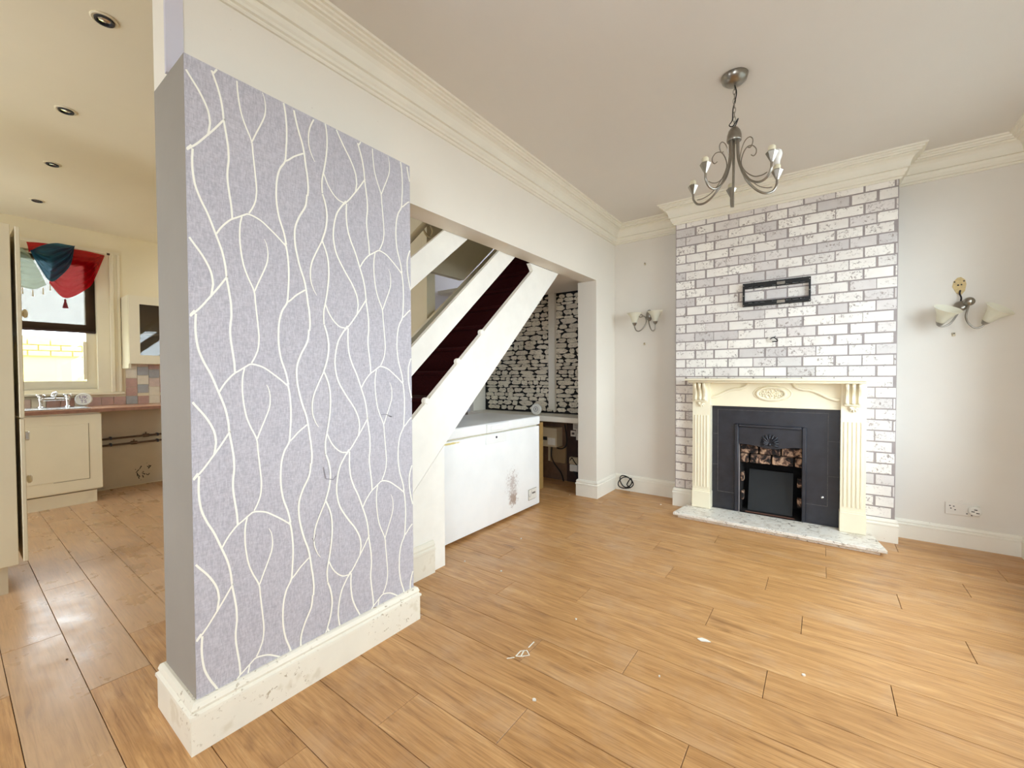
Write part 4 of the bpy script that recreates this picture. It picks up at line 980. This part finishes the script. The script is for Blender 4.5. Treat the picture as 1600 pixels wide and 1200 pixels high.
# ------------------------------------------------------------------ kitchen: window
wk = struct(MB().box(XK-0.12, XK-0.06, KY0, KY0+0.075, KZ0, KZ1).box(XK-0.12, XK-0.06, KY1-0.075, KY1, KZ0, KZ1)
            .box(XK-0.12, XK-0.06, KY0+0.075, KY1-0.075, KZ0, KZ0+0.085).box(XK-0.12, XK-0.06, KY0+0.075, KY1-0.075, KZ1-0.075, KZ1)
            .box(XK-0.12, XK-0.06, KY0+0.075, KY1-0.075, 1.70, 1.78).build('window_2', M['unit']), 'cream sash window over the kitchen sink, brightly lit from outside', 'window')
MB().box(XK-0.093, XK-0.088, KY0+0.075, KY1-0.075, KZ0+0.085, 1.70).build('pane', M['glass'], wk)
MB().box(XK-0.093, XK-0.088, KY0+0.075, KY1-0.075, 1.78, KZ1-0.075).build('pane', M['glass'], wk)
MB().box(XK-0.06, XK+0.05, KY0-0.19, KY1+0.21, 1.035, 1.062, 0.004).build('window_sill', M['unit'], wk)
MB().box(XK-0.06, XK+0.004, KY0, KY1, 1.062, 1.10).build('window_apron', M['unit'], wk)
for a, b in ((KY1, KY1+0.19), (KY0-0.19, KY0)):
    s1 = 1 if a == KY1 else -1
    m = MB().box(XK, XK+0.018, a, b, 1.062, 2.56)
    e = (a, b) if s1 > 0 else (b, a)
    m.box(XK+0.018, XK+0.036, e[0]+s1*0.10, e[0]+s1*0.135, 1.062, 2.56, 0.004).box(XK+0.018, XK+0.028, e[0]+s1*0.165, e[0]+s1*0.188, 1.062, 2.56, 0.003)
    m.build('architrave', M['unit'], wk)
MB().box(XK, XK+0.016, KY0-0.19, KY1+0.19, 2.56, 2.585).box(XK, XK+0.012, KY0, KY1, KZ1, 2.56).build('architrave', M['unit'], wk)
MB().box(XK-0.06, XK-0.045, KY1-0.10, KY1-0.075, KZ0+0.10, 1.60).build('sash_bead', M['unit'], wk)

bl = thing('roller_blind', (XK-0.03, 0.43, 1.69), 'dark brown mesh roller blind pulled halfway down the kitchen window', 'blind')
MB().box(XK-0.036, XK-0.034, KY0+0.012, KY1-0.004, 1.705, 2.47).build('fabric', M['blind'], bl)
MB().box(XK-0.042, XK-0.028, KY0+0.012, KY1-0.004, 1.690, 1.712, 0.003).build('bottom_bar', M['darkwood'], bl)
MB().tube([(XK-0.035, KY0+0.01, 2.462), (XK-0.035, KY1-0.002, 2.462)], 0.016, 10).build('roller', M['unit'], bl, smooth=40)

XC = -6.14
def drape(name, A, B, mat, lab, folds, amp, nu=36, nv=30, par=None):
    a = smooth_path([(p[0], p[1]) for p in A], 8); b = smooth_path([(p[0], p[1]) for p in B], 8)
    def samp(L, t):
        ls = [0]
        for p, q in zip(L, L[1:]): ls.append(ls[-1]+(q-p).length)
        d = t*ls[-1]
        for i in range(len(L)-1):
            if d <= ls[i+1]+1e-9: return L[i].lerp(L[i+1], (d-ls[i])/max(1e-9, ls[i+1]-ls[i]))
        return L[-1]
    m = MB(); g = []
    for i in range(nv+1):
        row = []; v = i/nv
        for j in range(nu+1):
            u = j/nu; p = samp(a, u).lerp(samp(b, u), v)
            x = XC+0.03*math.sin(v*pi)+amp*math.sin(folds*v*2*pi+2.2*u+0.6*math.sin(5*u))*(0.4+0.6*math.sin(pi*u))
            row.append(m.bm.verts.new((x, p.x, p.y)))
        g.append(row)
    for i in range(nv):
        for j in range(nu): m.bm.faces.new((g[i][j], g[i][j+1], g[i+1][j+1], g[i+1][j]))
    return m.build(name, mat, par, smooth=80)
def swag(lab, mats, parts, loc):
    t = thing('swag_scarf', loc, lab, 'curtain')
    for nm, A, B, mat, f, am, dx in parts:
        o = drape(nm, A, B, mat, lab, f, am, par=t); o.location.x += dx
    return t
tr_ = swag('red sheer swag with a tassel at the right of the kitchen window', None, [
    ('drape', [(0.693, 2.524), (0.822, 2.522), (0.934, 2.522), (1.05, 2.515)], [(0.652, 2.148), (0.759, 2.018), (0.923, 2.148), (0.977, 2.264), (1.05, 2.495)], M['red'], 5, 0.030, 0.0),
    ('heading', [(0.509, 2.522), (0.591, 2.534), (0.694, 2.543)], [(0.523, 2.427), (0.607, 2.480), (0.693, 2.510)], M['red'], 2, 0.006, 0.0)], (XC, 0.8, 2.02))
MB().lathe([(0.004, 0.09), (0.008, 0.085), (0.010, 0.076), (0.006, 0.068), (0.012, 0.05), (0.022, 0.0), (0, 0.0)], (XC, 0.758, 1.921), 10).build('tassel', M['tasselred'], tr_, smooth=50)
swag('teal sheer swag crossing over the red one at the kitchen window', None, [
    ('drape', [(0.527, 2.428), (0.607, 2.497), (0.693, 2.537), (0.764, 2.541), (0.823, 2.542)], [(0.527, 2.428), (0.586, 2.268), (0.652, 2.154), (0.727, 2.232), (0.792, 2.354), (0.823, 2.542)], M['teal'], 5, 0.026, 0.075)], (XC, 0.68, 2.15))
tg_ = swag('pale green sheer swag at the left of the kitchen window', None, [
    ('drape', [(0.10, 2.50), (0.30, 2.50), (0.46, 2.473), (0.507, 2.442), (0.535, 2.412)], [(0.05, 2.30), (0.25, 2.16), (0.422, 2.105), (0.465, 2.092), (0.55, 2.081), (0.60, 2.11), (0.639, 2.14)], M['palegreen'], 6, 0.022, -0.055)], (XC, 0.4, 2.08))
for y, z in ((0.476, 2.02), (0.541, 2.005), (0.608, 2.034), (0.655, 2.079)):
    MB().lathe([(0.002, 0.065), (0.003, 0.05), (0.006, 0.042), (0.003, 0.034), (0.007, 0.0), (0, 0)], (XC+0.02, y, z), 8).build('tassel', M['oldplastic'], tg_, smooth=50)
rod = thing('curtain_rail', (XC, 0.5, 2.535), 'thin rail carrying the coloured swags along the kitchen window head', 'curtain rail')
MB().tube([(XC, -0.30, 2.548), (XC, 1.075, 2.535)], 0.007, 8).build('rail', M['unit'], rod, smooth=40)
MB().tube([(XC, 1.072, 2.535), (XC, 1.095, 2.535)], 0.011, 8).build('finial', M['darkwood'], rod)

# ------------------------------------------------------------------ kitchen: worktop, sink unit, taps
wt = tag(MB().box(XK+0.002, -5.675, -0.55, 2.2, 0.885, 0.922, 0.004).build('worktop', M['worktop']), 'worn pinkish worktop running along the kitchen window wall', 'worktop')
MB().box(-5.676, -5.668, -0.55, 2.2, 0.886, 0.916).build('front_edge', plain('dirty_edge', srgb(150, 104, 78), 0.5, vary=0.2, scale=20), wt)
sk = thing('sink', (-5.95, 0.35, 0.9222), 'stainless steel sink top inset in the worktop under the window', 'sink')
MB().box(-6.19, -5.69, -0.15, 0.86, 0.9222, 0.930, 0.003).build('drainer', M['steel'], sk)
tp = thing('mixer_tap', (-6.1, 0.665, 0.930), 'chrome bridge mixer tap on the sink in front of the window', 'tap')
for yy in (0.570, 0.752):
    MB().lathe([(0.026, 0.0003), (0.026, 0.006), (0.015, 0.012), (0.013, 0.05), (0.019, 0.066), (0.019, 0.088), (0.013, 0.098), (0.028, 0.104), (0.030, 0.118), (0.022, 0.126), (0, 0.128)], (-6.1, yy, 0.930), 16).build('pillar', M['chrome'], tp, smooth=40)
    for k in range(4):
        a = pi/4+k*pi/2; MB().tube([(-6.1+0.018*math.cos(a), yy+0.018*math.sin(a), 1.048), (-6.1+0.036*math.cos(a), yy+0.036*math.sin(a), 1.050)], 0.007, 8).build('handle_lobe', M['chrome'], tp, smooth=40)
MB().tube([(-6.1, 0.570, 1.008), (-6.1, 0.752, 1.008)], 0.014, 12).build('bridge', M['chrome'], tp, smooth=40)
MB().tube(smooth_path([(-6.1, 0.667, 1.005), (-6.08, 0.667, 1.05), (-6.02, 0.667, 1.075), (-5.95, 0.64, 1.07), (-5.93, 0.63, 1.045)], 6), 0.010, 10).build('spout', M['chrome'], tp, smooth=40)
disc((-6.10, 0.865, 0.930), math.radians(82), 'round white air freshener with purple lettering on the sink beside the tap', 'UK', 'TS')

bc = thing('base_cabinet', (-5.95, 0.2, 0), 'cream base cabinet with a panelled door under the kitchen sink', 'cabinet')
MB().box(-6.20, -5.735, -0.5, 0.925, 0.13, 0.884).build('carcass', M['unit'], bc)
MB().box(-6.15, -5.755, -0.5, 0.895, 0.0, 0.118).build('plinth', M['unit'], bc)
d_ = MB().box(-5.733, -5.712, 0.38, 0.932, 0.140, 0.866, 0.003).build('door', M['unit'], bc)
MB().box(-5.712, -5.7085, 0.40, 0.838, 0.250, 0.776, 0.002).build('door_panel', M['unit'], d_)
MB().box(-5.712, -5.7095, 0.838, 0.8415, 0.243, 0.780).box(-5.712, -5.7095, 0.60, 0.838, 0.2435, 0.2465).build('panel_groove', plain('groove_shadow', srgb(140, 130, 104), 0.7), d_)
MB().box(-5.733, -5.712, -0.20, 0.372, 0.140, 0.866, 0.003).build('door', M['unit'], bc)
# pipes along the wall where an appliance stood
for z, lab, va in ((0.560, 'upper dull pipe with a valve along the kitchen wall below the worktop', 1.375), (0.490, 'lower dull pipe with a valve along the kitchen wall below the worktop', 1.27)):
    t = thing('water_pipe', (XK+0.05, 1.4, z), lab, 'pipe')
    MB().tube([(XK+0.05, 0.96, z-0.006), (XK+0.05, 1.95, z+0.006)], 0.011, 8).build('pipe', M['pipe'], t, smooth=40)
    MB().lathe([(0.016, -0.03), (0.020, -0.02), (0.020, 0.02), (0.016, 0.03)], None, 10, Matrix.Translation((XK+0.05, va, z)) @ Matrix.Rotation(pi/2, 4, 'X')).tube([(XK+0.05, va, z+0.01), (XK+0.05, va, z+0.038)], 0.006, 8).build('valve', M['pipe'], t, smooth=40)
    for y in (1.08, 1.48): MB().box(XK+0.0065, XK+0.064, y-0.008, y+0.008, z-0.016, z+0.016, 0.002).build('pipe_clip', M['iron'], t)
MB_ = MB(); rj = random.Random(4)
for i in range(14):
    y = 1.34+rj.uniform(-0.06, 0.07); z = 0.13+rj.uniform(-0.05, 0.10)
    MB_.ribbon([(XK+0.0068, y, z), (XK+0.0068, y+rj.uniform(-0.01, 0.03), z+rj.uniform(-0.04, 0.05))], [0.006, 0.010], (1, 0, 0), None)
g_ = MB_.build('scuff_marks', M['soot'], wall_kit)

# wall cabinet with a glazed door
wc = thing('wall_cabinet', (-6.09, 1.55, 1.36), 'cream wall cabinet with a glazed door, right of the kitchen window', 'cabinet')
m = MB().box(-6.248, -5.952, 1.194, 1.212, 1.365, 2.100).box(-6.248, -5.952, 1.88, 1.898, 1.365, 2.1).box(-6.248, -5.952, 1.212, 1.88, 1.365, 1.383).box(-6.248, -5.952, 1.212, 1.88, 2.082, 2.1).box(-6.248, -6.236, 1.212, 1.88, 1.383, 2.082)
m.build('carcass', M['unit'], wc)
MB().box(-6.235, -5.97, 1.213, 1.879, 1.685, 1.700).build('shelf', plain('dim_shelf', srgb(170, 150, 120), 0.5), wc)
MB().box(-6.246, -5.955, 1.190, 1.211, 1.318, 1.3645).build('pelmet', M['unit'], wc)
dr = MB().box(-5.950, -5.930, 1.196, 1.284, 1.368, 2.098).box(-5.950, -5.930, 1.80, 1.896, 1.368, 2.098).box(-5.950, -5.930, 1.284, 1.80, 1.368, 1.460).box(-5.950, -5.930, 1.284, 1.80, 2.010, 2.098).build('door', M['unit'], wc)
MB().box(-5.942, -5.938, 1.284, 1.80, 1.460, 2.010).build('pane', M['smoked'], dr)
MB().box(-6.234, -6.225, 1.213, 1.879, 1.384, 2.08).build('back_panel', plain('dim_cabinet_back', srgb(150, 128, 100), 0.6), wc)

# tall larder cabinet seen from its side
tc = thing('tall_cabinet', (-4.0, -0.1, 0), 'tall cream larder cabinet at the left edge, seen from its side', 'cabinet')
MB().box(-4.28, -3.68, -0.45, 0.245, 0.157, 2.085, 0.002).build('side_panel', M['unit'], tc)
MB().box(-4.26, -3.70, -0.45, 0.205, 0.0, 0.152).build('plinth', M['grubby'], tc)
for z0, z1, ks in ((0.165, 0.985, (0.861, 0.587)), (0.992, 2.08, (1.621,))):
    d_ = MB().box(-4.278, -3.682, 0.262, 0.282, z0, z1, 0.003).build('door', M['unit'], tc)
    for kz in ks:
        if abs(kz-0.861) < 0.01: MB().box(-4.03, -3.97, 0.282, 0.300, kz-0.02, kz+0.02, 0.004).box(-4.035, -3.965, 0.300, 0.322, kz-0.028, kz+0.028, 0.005).build('knob', M['chrome'], d_)
        else: MB().lathe([(0.012, 0), (0.009, 0.012), (0.012, 0.022), (0.026, 0.032), (0.027, 0.040), (0.018, 0.048), (0, 0.050)], None, 16, Matrix.Translation((-4.0, 0.282, kz)) @ Matrix.Rotation(-pi/2, 4, 'X')).build('knob', M['unit'], d_, smooth=40)

# downlights
pos = ((-2.522, 0.451, 'first'), (-3.552, 0.461, 'second'), (-4.519, 0.511, 'third'), (-5.552, 0.530, 'fourth'))
dl0 = None
for i, (x, y, nth) in enumerate(pos):
    lab = 'recessed chrome downlight in the kitchen ceiling, %s of four from the pillar end' % nth
    if i == 0:
        dl0 = thing('downlight', (x, y, CEIL-0.012), lab, 'downlight', 'kitchen ceiling downlights')
        MB().lathe([(0.047, CEIL), (0.047, CEIL-0.004), (0.042, CEIL-0.007), (0.034, CEIL-0.005), (0.034, CEIL-0.001)], (x, y, 0), 28, cap=False).build('rim', M['unit'], dl0, smooth=40)
        MB().lathe([(0.034, CEIL-0.003), (0.033, CEIL-0.012), (0.026, CEIL-0.012), (0.026, CEIL-0.003)], (x, y, 0), 24, cap=False).build('bezel', M['iron'], dl0, smooth=40)
        MB().lathe([(0.026, CEIL-0.004), (0.018, CEIL-0.008), (0, CEIL-0.009)], (x, y, 0), 20, cap=False).build('lamp', M['chrome'], dl0, smooth=40)
    else:
        r = dl0.copy(); COL.objects.link(r); r.location = (x, y, CEIL-0.012); r['label'] = lab
        for c in list(dl0.children):
            k = c.copy(); COL.objects.link(k); k.parent = r

# ------------------------------------------------------------------ outdoors: kitchen window view, and added unseen ground
struct(MB().box(-11.5, -6.502, -8, 10, -0.25, -0.12).build('yard_left', M['ground']), 'concrete yard outside the kitchen window', 'ground')
struct(MB().box(XR+0.32, 12, -8, 12, -0.6, -0.45).build('yard_right', M['dark_ground']), 'unseen dark ground added outside the living room window', 'ground')  # added out of view to hold down light bounced upward
ow = struct(MB().box(-9.0, -8.8, -3.5, 5.0, -0.12, 1.80).build('garden_wall', M['yellowout']), 'sunny cream yellow yard wall outside the kitchen window', 'wall')
bmh = unit_box('brick', 0.06, 0.205, 0.068, M['outbrick'], 0.004)
for r in range(3):
    for c in range(14): piece('brick', bmh, ow, (-8.80, -0.9+0.215*c+(0.1 if r % 2 else 0), 1.56+0.078*r))
